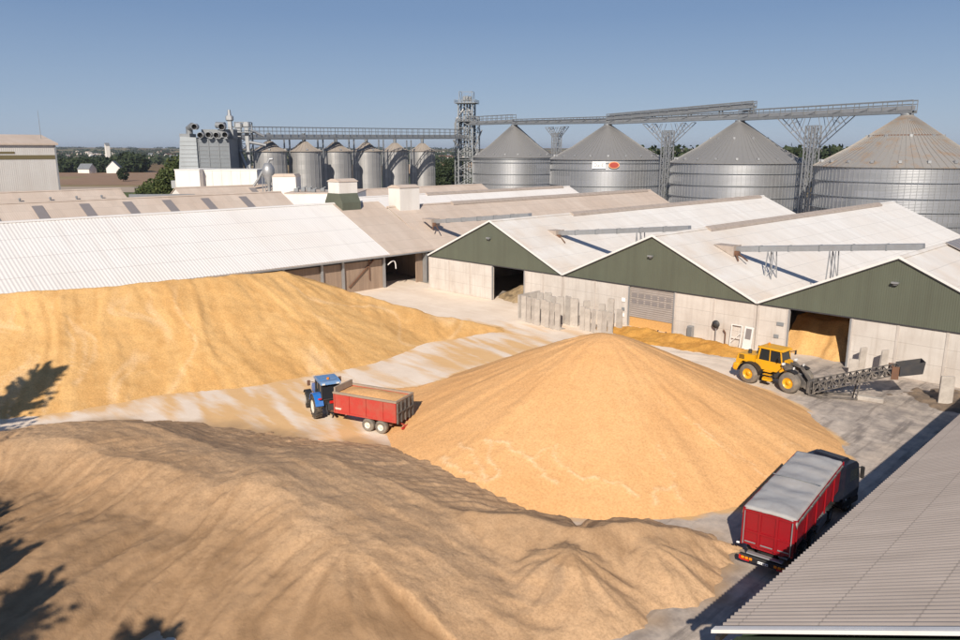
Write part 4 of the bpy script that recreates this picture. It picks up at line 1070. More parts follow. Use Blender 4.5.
# --- blue tractor, local +x forward, origin under the rear axle
tr = thing('tractor', 'blue tractor with dusty cab roof pulling the red trailer', 'tractor', (-47.55,31.1,0), R(161))
for s in (-1, 1):
    wheel(tr, 0, s*.98, .93, .55, s, 'cream', .55, 'rubber', 20)
    wheel(tr, 2.75, s*.92, .68, .45, s, 'cream', .55, 'rubber', 18, rz=R(-8))
m = MB(); m.bbox(-.55,3.2,-.3,.3,.65,1.15,.06); m.tube((0,-.9,.93),(0,.9,.93),.16); m.tube((2.75,-.85,.68),(2.75,.85,.68),.12); m.build('chassis', M['steel_dark'], tr)
m = MB(); m.prism([(1.15,1.1),(3.55,1.0),(3.62,1.35),(3.45,1.72),(2.6,1.86),(1.15,1.98)], 1, -.42, .42); m.prism([(1.15,1.9),(2.5,1.8),(2.4,1.95),(1.15,2.06)], 1, -.3, .3); m.build('bonnet', M['blue'], tr)
m = MB(); m.prism([(3.56,1.02),(3.66,1.02),(3.66,1.36),(3.5,1.68),(3.45,1.6)], 1, -.36, .36); m.build('grille', M['black'], tr)
for s in (-1, 1):
    m = MB(); fender(m, 0, s*.93, .99, .62, 15, 165, .06, .93); m.prism([(-.9,1.2),(.95,1.2),(.7,1.75),(.2,1.98),(-.25,1.98),(-.7,1.72)], 1, s*.62-.03, s*.62+.03); m.build('fender', M['blue'], tr)
    m = MB(); fender(m, 2.75, s*.92, .73, .46, 30, 150, .04, .68); m.build('front_mudguard', M['black'], tr)
m = MB(); m.bbox(-.75,1.1,-.6,.6,1.15,1.62,.05); m.build('cab_floor', M['black'], tr)
m = MB(); m.prism([(-.78,1.6),(1.12,1.6),(1.02,2.72),(-.62,2.72)], 1, -.66, .66); m.build('cab_glass', M['glass'], tr)
m = MB()
for s in (-.69, .69):
    m.beam((-.8,s,1.55),(-.64,s,2.75),.09); m.beam((1.14,s,1.55),(1.04,s,2.75),.08); m.beam((.25,s,1.55),(.22,s,2.75),.06); m.beam((-.8,s,1.6),(1.14,s,1.6),.07)
m.beam((-.8,-.69,1.6),(-.8,.69,1.6),.07); m.beam((-.64,-.69,2.7),(-.64,.69,2.7),.08); m.build('cab_frame', M['steel_dark'], tr)
m = MB(); m.prism([(-.95,2.78),(-.85,2.98),(-.3,3.06),(.9,3.04),(1.3,2.92),(1.32,2.78)], 1, -.76, .76); m.prism([(-.6,3.05),(-.4,3.1),(.7,3.09),(.9,3.03)], 1, -.5, .5); m.build('cab_roof', M['blue_pale'], tr)
for s in (-1, 1):
    m = MB(); m.bbox(-1.0,-.9,s*.55-.12,s*.55+.12,2.78,2.9,.02); m.build('work_light', M['white'], tr)
    m = MB(); m.path([(.95,s*.7,2.5),(1.05,s*1.15,2.62)], .025); m.bbox(1.0,1.08,s*1.22-.12,s*1.22+.12,2.3,2.72,.03); m.build('mirror', M['rust'], tr)
    m = MB(); m.bbox(-1.02,-.96,s*.9-.14,s*.9+.14,1.7,1.82,.02); m.build('tail_light', M['lens_red'], tr)
m = MB(); m.tube((1.35,.56,1.6),(1.35,.56,2.9),.06); m.tube((1.35,.56,2.0),(1.35,.56,2.5),.09); m.build('exhaust', M['steel_dark'], tr)
m = MB(); m.tube((-.5,.1,3.08),(-.5,.1,3.22),.09); m.build('beacon', M['amber'], tr)
m = MB(); m.beam((-.5,-.35,1.0),(-1.35,-.45,.6),.09); m.beam((-.5,.35,1.0),(-1.35,.45,.6),.09); m.beam((-.5,-.35,1.3),(-1.1,-.42,.75),.07); m.beam((-.5,.35,1.3),(-1.1,.42,.75),.07); m.bbox(-.9,-.45,-.28,.28,.7,1.35,.04); m.beam((-.6,0,.5),(-1.3,0,.5),.12)
m.build('rear_linkage', M['steel_dark'], tr)
m = MB(); m.bbox(-1.0,-.92,-.16,.16,1.3,1.5,.02); m.build('red_plate', M['lens_red'], tr)
m = MB(); m.bbox(-.45,.1,-.27,.27,1.62,1.8,.05); m.bbox(-.5,-.36,-.27,.27,1.8,2.35,.05); m.build('seat', M['black'], tr)

# --- red tipping trailer, local +x towards the tractor, origin below the body centre
tl = thing('farm_trailer', 'red twin axle tipping trailer loaded with grain, behind the blue tractor', 'trailer', (-43.25,32.15,0), R(199.5))
L2, W2 = 2.68, 1.17
m = MB()
m.box(-L2,L2,-W2,-W2+.06,1.1,2.52); m.box(-L2,L2,W2-.06,W2,1.1,2.52); m.box(L2-.06,L2-.001,-W2+.062,W2-.062,1.1,2.52); m.box(-L2+.1,L2-.1,-W2+.07,W2-.07,1.12,1.2); m.build('body', M['red'], tl)
for s in (-1, 1):
    m = MB()
    for x in (-L2+.05,-1.55,-.1,1.35,L2-.05): m.box(x-.05,x+.05, min(s*W2,s*(W2+.07)), max(s*W2,s*(W2+.07)),1.08,2.5)
    m.box(-L2,L2,min(s*(W2+.002),s*(W2+.05)),max(s*(W2+.002),s*(W2+.05)),1.04,1.16); m.build('side_rib', M['red'], tl)
    m = MB(); m.box(-L2-.05,L2+.05,s*W2-.07,s*W2+.07,2.522,2.66); m.build('top_rail', M['rail_wood'], tl)
m = MB(); m.box(L2-.1,L2+.03,-W2+.07,W2-.07,2.521,2.98); m.build('front_board', M['rail_wood'], tl)
m = MB(); m.box(-L2-.04,-L2+.08,-W2+.07,W2-.07,2.521,2.655); m.build('top_rail', M['rail_wood'], tl)
m = MB(); m.box(-L2-.02,-L2+.05,-W2+.062,W2-.062,1.0,2.5)
for k in range(5): y = -W2+.1+k*(2*W2-.2)/4; m.box(-L2-.1,-L2-.022,y-.05,y+.05,.95,2.5)
m.box(-L2-.12,-L2-.021,-W2+.05,W2-.05,1.7,1.8); m.build('tailgate', M['dirty_steel'], tl)
m = MB(); m.bbox(-L2+.2,L2+.1,-.55,-.42,.75,1.05,.02); m.bbox(-L2+.2,L2+.1,.42,.55,.75,1.05,.02); m.box(-L2+.2,-L2+.35,-.42,.42,.78,1.0); m.beam((L2,-.45,.85),(L2+1.35,0,.62),.13); m.beam((L2,.45,.85),(L2+1.35,0,.62),.13); m.beam((L2+1.2,0,.62),(L2+1.6,0,.58),.12)
m.tube((-1.3,-1.0,.48),(-1.3,1.0,.48),.08); m.tube((-.18,-1.0,.48),(-.18,1.0,.48),.08); m.box(-1.9,.3,-.6,-.35,.5,.72); m.box(-1.9,.3,.35,.6,.5,.72); m.tube((1.2,-.95,.62),(-.0+2.4,-.95,.62),.09); m.build('chassis', M['rust'], tl)
for x in (-1.32, -.2):
    for s in (-1, 1): wheel(tl, x, s*.98, .5, .42, s, 'cream', .5, 'rubber_dusty')
m = MB(); m.bbox(-L2-.35,-L2-.25,-1.0,1.0,.55,.7,.03); m.beam((-L2+.2,-.4,.8),(-L2-.3,-.4,.65),.07); m.beam((-L2+.2,.4,.8),(-L2-.3,.4,.65),.07); m.build('rear_bumper', M['red'], tl)
for s in (-1, 1):
    m = MB(); m.bbox(-L2-.4,-L2-.352,s*.82-.13,s*.82+.13,.56,.7,.02); m.build('tail_light', M['lens_red'], tl)
m = MB(); m.prism([(1.35+.75,1.33),(2.6,1.33),(2.68,1.38),(2.6,1.47),(2.02,1.45)], 1, W2+.003, W2+.02); m.build('maker_badge', M['cream'], tl)
def load(X, Y):
    H = 2.45+.28*(1-(X/L2)**2)*(1-(Y/W2)**2)+.05*fbm(X*1.5, Y*1.5, 3); return H, .5+0*X, 0*X
xs = np.arange(-L2+.06, L2-.06, .1); ys = np.arange(-W2+.07, W2-.06, .1); X, Y = np.meshgrid(xs, ys, indexing='ij'); H, a, b = load(X, Y)
m = MB(); g = grid_mesh('grain_load', xs, ys, H-2.2, M['grainB'], {'streak': a, 'seam': b}); tag(g, 'heaped orange grain filling the red farm trailer', 'grain load')
g.location = (tl.location.x, tl.location.y, 2.2); g.rotation_euler = tl.rotation_euler

# --- yellow wheel loader, local +x forward, origin under the articulation
wl = thing('wheel_loader', 'yellow articulated wheel loader with yellow rims beside the lattice conveyor', 'wheel loader', (-26.75,63.0,0), R(-5))
for s in (-1, 1):
    wheel(wl, -1.75, s*1.08, .9, .7, s, 'yellow', .52, 'rubber_dusty', 0, hubd=.2)
    wheel(wl, 1.95, s*1.08, .9, .7, s, 'yellow', .52, 'rubber_dusty', 0, hubd=.2)
m = MB(); m.bbox(-3.1,-.3,-.55,.55,.75,1.4,.08); m.bbox(.1,2.3,-.5,.5,.75,1.35,.08); m.tube((-1.75,-1,.86),(-1.75,1,.86),.25); m.tube((1.75,-1,.86),(1.75,1,.86),.25); m.tube((-.1,0,.6),(-.1,0,1.5),.22); m.build('chassis', M['steel_dark'], wl)
m = MB(); m.prism([(-3.2,1.1),(-3.3,1.75),(-3.1,2.4),(-1.55,2.5),(-1.5,1.7),(-2.6,1.82),(-2.85,1.6),(-2.95,1.1)], 1, -.88, .88); m.build('engine_hood', M['yellow'], wl)
m = MB(); m.bbox(-3.5,-2.95,-1.05,1.05,.85,1.5,.1); m.build('counterweight', M['yellow'], wl)
for s in (-1, 1):
    m = MB()
    for k in range(4): m.box(-3.0,-2.5,min(s*.882,s*.9),max(s*.882,s*.9),1.98+k*.1,2.04+k*.1)
    m.build('grille', M['black'], wl)
    m = MB(); fender(m, -1.75, s*1.08, 1.0, .72, 10, 170, .07, .86); m.build('rear_fender', M['black'], wl)
    m = MB(); fender(m, 1.95, s*1.02, 1.0, .6, 60, 165, .05, .9); m.build('front_fender', M['black'], wl)
    m = MB(); m.bbox(-.55,.25,s*.95-.2,s*.95+.2,.55,.75,.03)
    for k in range(3): m.box(-.5,.2,s*.98-.16,s*.98+.16,.8+k*.28,.85+k*.28)
    m.build('step', M['yellow'], wl)
    m = MB(); m.bbox(-3.56,-3.48,s*.8-.14,s*.8+.14,1.0,1.2,.02); m.build('tail_light', M['lens_red'], wl)
    m = MB(); m.beam((.75,s*.75,3.0),(1.0,s*1.3,3.05),.05); m.bbox(.97,1.04,s*1.35-.14,s*1.35+.14,2.7,3.1,.03); m.build('mirror', M['black'], wl)
m = MB(); m.prism([(-1.48,1.4),(.55,1.4),(.95,1.9),(.95,2.15),(-1.48,2.15)], 1, -.78, .78); m.build('cab_base', M['yellow'], wl)
m = MB(); m.prism([(-1.25,2.16),(.88,2.16),(1.0,2.3),(.72,3.22),(-1.1,3.22)], 1, -.68, .68); m.build('cab_glass', M['glass'], wl)
m = MB()
for s in (-.7,.7):
    m.beam((-1.3,s,2.1),(-1.12,s,3.28),.13); m.beam((.96,s,2.1),(.74,s,3.28),.09); m.beam((-.2,s,2.1),(-.2,s,3.28),.07); m.beam((-1.3,s,2.17),(.95,s,2.17),.09)
m.build('cab_frame', M['yellow'], wl)
m = MB(); m.prism([(-1.35,3.25),(-1.25,3.4),(.8,3.4),(1.0,3.28),(1.0,3.24)], 1, -.8, .8); m.build('cab_roof', M['yellow'], wl)
m = MB(); m.tube((-1.9,.4,2.4),(-1.9,.4,3.1),.08); m.tube((-2.3,-.3,2.4),(-2.3,-.3,2.8),.16); m.build('exhaust', M['steel_dark'], wl)
m = MB(); m.tube((-.9,.3,3.42),(-.9,.3,3.58),.09); m.build('beacon', M['amber'], wl)
for s in (-1, 1):
    m = MB(); m.prism([(.95,2.0),(1.15,2.35),(1.6,2.3),(2.4,1.7),(3.35,.75),(3.3,.45),(3.0,.5),(2.0,1.35),(1.2,1.7)], 1, s*.52-.07, s*.52+.07); m.build('lift_arm', M['dirty_steel'], wl)
    m = MB(); m.tube((.9,s*.36,1.25),(2.3,s*.4,1.4),.09); m.build('lift_ram', M['galv'], wl)
m = MB(); m.prism([(.6,1.3),(1.3,1.3),(1.35,2.45),(1.0,2.5),(.6,1.8)], 1, -.4, .4); m.build('loader_tower', M['yellow'], wl)
m = MB(); m.beam((1.2,0,2.3),(2.35,0,2.1),.14); m.beam((2.35,0,2.1),(3.3,0,1.0),.14,.25); m.build('tilt_linkage', M['dirty_steel'], wl)
m = MB(); m.bbox(3.25,3.5,-.75,.75,.2,1.25,.04); m.beam((3.4,-.6,.15),(4.5,-.55,.12),.12); m.beam((3.4,.6,.15),(4.5,.55,.12),.12); m.build('quick_coupler', M['dirty_steel'], wl)
m = MB(); m.bbox(2.05,2.12,.7,.95,2.0,2.2,.02); m.bbox(2.05,2.12,-.95,-.7,2.0,2.2,.02); m.build('work_light', M['white'], wl)
for s in (-1, 1):
    m = MB(); m.beam((1.0,s*.7,1.9),(1.2,s*1.0,2.3),.06); m.bbox(1.15,1.35,s*1.05-.16,s*1.05+.16,2.25,2.45,.03); m.build('headlight', M['white'], wl)

# --- lattice loading conveyor lying towards the wall
p0 = Vector((-23.3,62.5,.35)); p1 = Vector((-17.9,65.6,2.45)); d = p1-p0; 
cv = thing('loading_conveyor', 'dirty lattice loading conveyor with open metal hopper at its raised end', 'conveyor', (p0.x,p0.y,0), math.atan2(d.y,d.x)); LL = math.hypot(d.x,d.y)
zf = lambda x: .35+x/LL*2.1
m = MB(); wdt = .5
for s in (-wdt, wdt):
    m.beam((0,s,zf(0)),(LL,s,zf(LL)),.09); m.beam((0,s,zf(0)+.85),(LL,s,zf(LL)+.6),.09)
n = 13
for k in range(n+1):
    x = LL*k/n; hh = .85-.25*k/n
    for s in (-wdt, wdt):
        m.beam((x,s,zf(x)),(x,s,zf(x)+hh),.09)
        if k < n:
            x2 = LL*(k+1)/n; h2 = .85-.25*(k+1)/n
            m.beam((x,s,zf(x)+(hh if k % 2 else 0)),(x2,s,zf(x2)+(0 if k % 2 else h2)),.09)
            if k % 3 == 1: m.beam((x,s,zf(x)),(x2,s,zf(x2)+h2),.07)
    m.beam((x,-wdt,zf(x)),(x,wdt,zf(x)),.07); m.beam((x,-wdt,zf(x)+hh),(x,wdt,zf(x)+hh),.07)
m.build('lattice_frame', M['dirty_steel'], cv)
m = MB(); m.beam((-.2,0,zf(0)+.28),(LL,0,zf(LL)+.22),.75,.16); m.build('belt', M['dirty_steel'], cv)
m = MB(); m.box(LL-.55,LL-.02,-.62,-.54,zf(LL)-.45,zf(LL)+.6); m.build('side_plate', M['rust'], cv); m = MB(); m.box(LL-.55,LL-.02,.54,.62,zf(LL)-.45,zf(LL)+.6); m.build('side_plate', M['rust'], cv)
m = MB(); z = zf(LL)
m.add([(LL,-.75,z-.15),(LL,.75,z-.15),(LL+1.7,.6,z+.15),(LL+1.7,-.6,z+.15),(LL,-.75,z+.7),(LL,.75,z+.7),(LL+1.8,.62,z+1.15),(LL+1.8,-.62,z+1.15),
       (LL,-.7,z-.1),(LL,.7,z-.1),(LL+1.65,.55,z+.2),(LL+1.65,-.55,z+.2),(LL,-.7,z+.7),(LL,.7,z+.7),(LL+1.75,.57,z+1.15),(LL+1.75,-.57,z+1.15)],
      [(0,3,2,1),(0,4,7,3),(1,2,6,5),(3,7,6,2),(8,9,10,11),(8,11,15,12),(9,13,14,10),(11,10,14,15),(4,12,15,7),(5,6,14,13),(7,15,14,6),(0,1,9,8),(0,8,12,4),(1,5,13,9)])
m.build('hopper', M['steel_dark'], cv)
m = MB(); m.beam((.4,-.55,.1),(3.4,-.6,.12),.14); m.beam((.4,.55,.1),(3.4,.6,.12),.14); m.beam((3.3,-.6,.1),(3.5,-.5,zf(3.5)),.1); m.beam((3.3,.6,.1),(3.5,.5,zf(3.5)),.1); m.build('skid', M['dirty_steel'], cv)
blk = MB(); blk.bbox(-1.1,1.1,-.28,.28,0,.35,.04); o = blk.build('concrete_beam', M['slab']); o.location = (-19.4,64.3,0); o.rotation_euler = (0,0,R(12)); tag(o, 'short pale concrete beam lying under the lattice conveyor', 'concrete beam')

# --- bulk tipper lorry, local +x forward, origin under the rear of the body
tk = thing('tipper_lorry', 'red bulk tipper lorry with grey tarpaulin and dark cab beside the near roof', 'lorry', (-13.75,33.2,0), R(97.0))
BL = 9.0; bw = 1.27
m = MB()   # tapered tub
def tub(x0, x1): return [(x0,-bw,3.3),(x0,bw,3.3),(x0,bw-.04,1.55),(x0,.75,1.15),(x0,-.75,1.15),(x0,-bw+.04,1.55),(x1,-bw,3.3),(x1,bw,3.3),(x1,bw-.04,1.55),(x1,.75,1.15),(x1,-.75,1.15),(x1,-bw+.04,1.55)]
m.add(tub(.08,BL), [(1,7,8,2),(2,8,9,3),(3,9,10,4),(4,10,11,5),(5,11,6,0),(0,1,2,3,4,5),(6,11,10,9,8,7),(0,6,7,1)]); m.build('body', M['red_deep'], tk)
for s in (-1, 1):
    m = MB()
    for k in range(6): x = .25+k*1.8; m.box(x-.05,x+.05,min(s*(bw+.0),s*(bw+.07)),max(s*(bw+.0),s*(bw+.07)),1.5,3.3)
    m.box(.05,BL,min(s*(bw+.002),s*(bw+.06)),max(s*(bw+.002),s*(bw+.06)),3.12,3.3); m.build('side_rib', M['red_deep'], tk)
m = MB(); m.box(-.02,.075,-bw-.03,bw+.03,1.35,3.32)
for y in (-bw+.04,-.42,.42,bw-.04): m.box(-.1,-.022,y-.06,y+.06,1.32,3.3)
for z in (1.42,2.1,3.2): m.box(-.085,-.021,-bw,bw,z-.05,z+.05)
m.build('tail_door', M['red_deep'], tk)
m = MB(); m.box(-.11,-.086,-1.1,-.55,1.5,1.56); m.box(-.11,-.086,-.3,.3,1.48,1.54); m.box(-.11,-.086,.55,1.1,1.5,1.56); m.tube((-.14,-bw+.1,1.4),(-.14,-bw+.1,3.2),.03); m.tube((-.14,bw-.1,1.4),(-.14,bw-.1,3.2),.03); m.build('door_latch', M['galv'], tk)
# tarp: slightly domed sheet with turned-down edges
xs = np.linspace(-.06, BL+.02, 80); ys = np.linspace(-bw-.1, bw+.1, 36); X, Y = np.meshgrid(xs, ys, indexing='ij')
e = np.clip((np.abs(Y)-bw+.02)/.1, 0, 1); Z = 3.38+.10*(1-(Y/bw)**2).clip(-.2, 1)-.32*e**2-.05*np.cos(X*2*PI/1.85)*(1-(Y/bw)**2).clip(0, 1)+.05*fbm(X*1.3, Y*1.3, 3)-.12*np.exp(-((X-3.)/1.2)**2-((Y)/.8)**2)
Z += .03*np.abs(np.sin(X*PI/1.2))-.14*np.clip((.05-X)/.1, 0, 1)
tp = grid_mesh('tarpaulin', xs, ys, Z, M['tarp']); tp.parent = tk
sm = tp.modifiers.new('thickness', 'SOLIDIFY'); sm.thickness = .03
m = MB()
for k in range(6): x = .9+k*1.6; m.tube((x,-bw-.12,3.14),(x,bw+.12,3.14),.02)
m.tube((BL/2-.02,-bw,3.55),(BL/2+.02,bw,3.55),.025); m.build('tarp_strap', M['galv_dark'], tk)
m = MB(); m.box(-.2,BL+2.6,-.48,-.36,.72,1.0); m.box(-.2,BL+2.6,.36,.48,.72,1.0)
for k in range(8): m.box(.4+k*1.35,.5+k*1.35,-.36,.36,.75,.95)
m.build('chassis', M['black'], tk)
for x in (1.3, 2.65, 4.0, 7.8):
    for s in (-1, 1): wheel(tk, x, s*1.02, .5, .36, s, 'galv', .52, 'rubber')
for s in (-1, 1): wheel(tk, 10.3, s*1.05, .5, .34, s, 'galv', .52, 'rubber')
bpy.context.view_layer.update()
for s in (-1, 1):
    for x in (1.3,2.65,4.0,7.8): m = MB(); fender(m, x, s*1.02, .56, .4, 20, 160, .03, .5); m.build('mudguard', M['black'], tk)
    m = MB(); m.bbox(5.0,6.9,min(s*.75,s*1.22),max(s*.75,s*1.22),.5,1.05,.05); m.build('side_tank' , M['galv'], tk)
m = MB(); m.bbox(-.42,-.2,-1.22,1.22,.62,.92,.03); m.beam((-.3,-.42,.8),(.2,-.42,.85),.12); m.beam((-.3,.42,.8),(.2,.42,.85),.12); m.build('rear_bumper', M['black'], tk)
for s in (-1, 1):
    m = MB()
    for k in range(3): y = s*(.62+.2*k); m.bbox(-.47,-.422,y-.08,y+.08,.72,.86,.02)
    m.build('amber_light', M['amber'], tk)
    m = MB(); m.bbox(-.47,-.422,s*1.16-.05,s*1.16+.05,.66,.88,.015); m.bbox(-.47,-.422,s*.9-.22,s*.9+.22,.64,.70,.01); m.build('tail_light', M['lens_red'], tk)
    m = MB(); m.tube((.0,s*(bw+.1),1.28),(-.02,s*(bw+.24),1.28),.05); m.build('marker_light', M['sign_white'], tk)
m = MB(); m.bbox(-.45,-.422,-.26,.26,.67,.80,.01); pl = m.build('number_plate', M['sign_white'], tk)
for k in range(5): y = -.2+k*.1; m = MB(); m.box(-.456,-.4505,y-.03,y+.03,.70,.775); m.build('plate_character', M['sign_grey'], pl)
m = MB(); m.bbox(.15,.7,-1.0,-.55,1.02,1.12,.02); m.bbox(-.35,-.05,-.9,.9,.98,1.04,.02); m.build('rear_platform', M['galv'], tk)
# cab, swung a little to the right of the trailer
before = set(tk.children)
cx = BL+.42
m = MB(); m.prism([(cx,.75),(cx+1.9,.75),(cx+2.0,1.3),(cx+1.9,2.1),(cx+1.65,2.85),(cx+1.35,3.08),(cx+.2,3.16),(cx,3.05)], 1, -1.22, 1.22); m.build('cab', M['navy'], tk)
m = MB(); m.prism([(cx+1.93,1.95),(cx+1.93,2.1),(cx+1.69,2.8),(cx+1.63,2.8)], 1, -1.1, 1.1)
m.build('windscreen', M['glass'], tk)
for s in (-1, 1):
    m = MB(); m.prism([(cx+.7,1.95),(cx+1.75,1.9),(cx+1.55,2.65),(cx+.7,2.7)], 1, min(s*1.222,s*1.24), max(s*1.222,s*1.24)); m.build('side_window', M['glass'], tk)
    m = MB(); m.beam((cx+1.6,s*1.2,2.6),(cx+1.8,s*1.4,2.65),.05); m.bbox(cx+1.72,cx+1.84,s*1.42-.12,s*1.42+.12,1.95,2.7,.04); m.build('mirror', M['black'], tk)
    m = MB(); m.prism([(cx-.0,.8),(cx+.5,.8),(cx+.5,2.9),(cx-.0,3.0)], 1, min(s*1.222,s*1.26), max(s*1.222,s*1.26)); m.build('side_fairing', M['navy'], tk)
    m = MB(); m.tube((cx+.3,s*1.27,.95),(cx+.3,s*1.31,.95),.05); m.build('marker_light', M['sign_white'], tk)
m = MB(); m.prism([(cx+.25,3.155),(cx+1.3,3.08),(cx+1.0,3.28),(cx+.25,3.38)], 1, -.85, .85); m.build('roof_spoiler', M['navy'], tk)
m = MB(); m.bbox(cx+.1,cx+2.05,-1.24,1.24,.35,.8,.06); m.build('bumper', M['black'], tk)
m = MB(); m.tube((cx-.15,.9,1.0),(cx-.15,.9,3.1),.11); m.path([(cx-.4,-.3,1.2),(cx-.2,-.2,2.0),(cx-.05,-.1,1.9)], .04); m.build('exhaust_stack', M['steel_dark'], tk)
m = MB(); m.tube((BL+.2,-.3,1.0),(BL+.2,-.3,2.9),.12); m.build('lifting_ram', M['galv_dark'], tk)

bpy.context.view_layer.update()
pv = Matrix.Translation((BL-.9, 0, 0)); art = pv @ Matrix.Rotation(R(-13), 4, 'Z') @ pv.inverted()
for o in list(tk.children):
    if o not in before or (o.name.startswith('wheel') and o.location.x > BL): 
        if not o.name.startswith('lifting'): o.matrix_local = art @ o.matrix_local
tk.scale = (.95,.95,.95)
# ------------------------------------------------------------------ concrete slabs and clutter along the wall
rs = random.Random(11)
def lslab(x, y, h, wd, yaw, label, lean=0, group=None, foot=1.0, name='concrete_slab', mat='slab'):
    t = MB()
    t.prism([(-wd/2,0),(wd/2,0),(wd/2-.02,h*.96),(wd/2-.06,h),(-wd/2+.06,h),(-wd/2+.02,h*.96)], 1, -.07, .09)
    if foot: t.prism([(.09,0),(foot,0),(foot,.12),(.3,.18),(.09,.5)], 0, -wd/2+.01, wd/2-.01)
    o = t.build(name, M[mat]); o.location = (x, y, 0); o.rotation_euler = (R(lean), 0, R(yaw)); tag(o, label, 'concrete slab', group); return o
GS = 'upright concrete slabs stored by the wall'
ords = ['leftmost', 'second from left', 'third from left', 'fourth from left', 'fifth from left', 'sixth from left', 'seventh from left', 'last on the right']
# long slab at the left end
sb = MB(); sb.prism([(0,0),(3.6,0),(3.6,3.2),(0,3.1)], 0, -.1, .1); sb.prism([(-.1+.8,0),(-.1+.8,.14),(.1,.3),(.1,0)], 1, .02, 3.58); o = sb.build('concrete_slab', M['slab']); o.location = (-59.9,66.4,0); o.rotation_euler = (0,0,R(-4)); tag(o, 'long concrete slab standing end on at the left of the upright slabs', 'concrete slab', GS)
for k in range(8):
    lslab(-58.9+k*.80, 66.3-.08*k+rs.uniform(-.2,.2), 3.15-.05*(k % 2), .70+rs.uniform(-.08,.05), rs.uniform(-16,10), 'upright concrete slab, %s in the front row of the left group' % ords[k], rs.uniform(-2,1), GS)
for k in range(6):
    lslab(-58.2+k*1.0, 68.4+rs.uniform(-.3,.3), 3.35+rs.uniform(-.25,.1), .95, rs.uniform(-12,20), 'upright concrete slab, %s in the back row of the left group' % ords[k], rs.uniform(-2,2), GS)
for k in range(2):
    lslab(-53.6+k*1.0, 69.4+k*.8, 2.9, .85, 55+k*8, 'upright concrete slab turned sideways, %s one between the two groups' % ('left', 'right')[k], 0, GS)
for k in range(6):
    lslab(-51.3+k*.80, 67.8-.05*k+rs.uniform(-.1,.15), 2.7+rs.uniform(-.2,.2), .68, rs.uniform(-18,8), 'upright concrete slab, %s in the front row of the right group' % ords[k], rs.uniform(-2,2), GS)
for k in range(3):
    lslab(-50.2+k*1.2, 69.9, (2.9,3.7,2.6)[k], .8, rs.uniform(-15,15), 'upright concrete slab, %s in the back row of the right group' % ('left', 'taller middle', 'right')[k], 0, GS)
lslab(-22.7, 72.0, 2.5, .75, 62, 'narrow concrete slab by the wall behind the conveyor, nearer the doorway', 3, None, .0)
lslab(-23.0, 71.0, 1.5, .8, 20, 'short concrete block in front of the narrow slab nearer the doorway', 0, None, .5)
lslab(-20.9, 72.0, 2.6, .75, 62, 'narrow concrete slab by the wall behind the conveyor, farther from the doorway', 3, None, .0)
lslab(-14.7, 67.5, 2.4, 1.05, 35, 'lone concrete slab standing near the corner of the near roof', 0, None, .0)
lslab(-31.0, 74.4, 2.4, .8, 80, 'narrow concrete slab in the left side of the loader doorway', 0, None, .0)
# white door leaning on the wall, white rack
t = thing('loose_door', 'white glazed door leaning against the concrete wall', 'door', (-34.1,72.75,0), R(-6)); t.rotation_euler = (R(-9), 0, R(-6))
m = MB(); m.box(-.5,.5,-.03,.03,0,2.35); m.build('leaf', M['white'], t)
m = MB(); m.box(-.32,.32,-.045,-.031,1.05,2.15); m.build('pane', M['skylight'], t)
t = thing('white_rack', 'white tubular frame standing left of the loose door', 'frame', (-35.4,72.8,0))
m = MB()
for x in (-.55,.55): m.beam((x,0,0),(x,.25,2.3),.09)
m.beam((-.55,.25,2.3),(.55,.25,2.3),.09); m.beam((-.55,.1,1.0),(.55,.1,1.0),.06); m.beam((-.55,.05,.4),(.55,.2,1.6),.05); m.build('frame', M['white'], t)
t = thing('round_sign', 'small dark disc on a pole by the concrete wall', 'sign', (-37.6,72.8,0))
m = MB(); m.tube((0,0,0),(0,0,2.2),.05); m.build('pole', M['galv'], t)
m = MB(); m.lathe([(0,-.04),(.42,-.04),(.42,.04),(0,.04)], axis=(0,-1,0), n=20, c=(0,-.08,2.1)); m.build('disc', M['steel_dark'], t)
t = thing('cabinet', 'small grey metal cabinet at the foot of the concrete wall', 'cabinet', (-40.6,72.9,0))
m = MB(); m.bbox(-.3,.3,-.25,.25,.15,1.4,.03); m.build('housing', M['galv'], t); m = MB(); m.box(-.26,.26,-.27,-.252,.25,1.3); m.build('door', M['galv_dark'], t)
t = thing('wall_pipe', 'thin pipe running up the concrete wall beside the round sign', 'pipe', (-36.6,73.0,0))
m = MB(); m.path([(0,0,.0),(0,0,1.3),(-.25,0,1.6)], .06); m.build('pipe', M['rust'], t)
def notice(x, z, w, h, label, red=False):
    m = MB(); m.box(-w/2,w/2,-.03,0,-h/2,h/2); o = m.build('wall_notice', M['sign_white'] if not red else M['sign_grey']); o.location = (x, FY-.065, z); tag(o, label, 'notice')
notice(-49.6, 3.0, .45, .45, 'topmost small white notice left of the roller door')
notice(-49.6, 1.9, .4, .35, 'small dark notice left of the roller door', True)
notice(-49.6, 1.2, .4, .4, 'lowest small white notice left of the roller door')
notice(-31.0, 3.1, .7, .35, 'upper grey notice left of the loader doorway', True)
notice(-31.3, 1.8, .5, .35, 'lower grey notice left of the loader doorway', True)
# pipes and scrap at the foot of the wall
for i, (x, y, ln, rz) in enumerate(((-42.6,72.4,1.3,20),(-43.6,72.2,1.6,-10),(-41.8,72.6,1.0,60))):
    m = MB(); m.tube((-ln/2,0,.12),(ln/2,0,.16),.1); m.tube((-ln/2,0,.12),(-ln/2,.2,.35),.07)
    o = m.build('scrap_pipe', M['steel_dark']); o.location = (x,y,0); o.rotation_euler = (0,0,R(rz)); tag(o, 'dark scrap pipe at the wall foot, %s of three' % ('middle one', 'left one', 'right one')[i], 'pipe', 'scrap pipes')
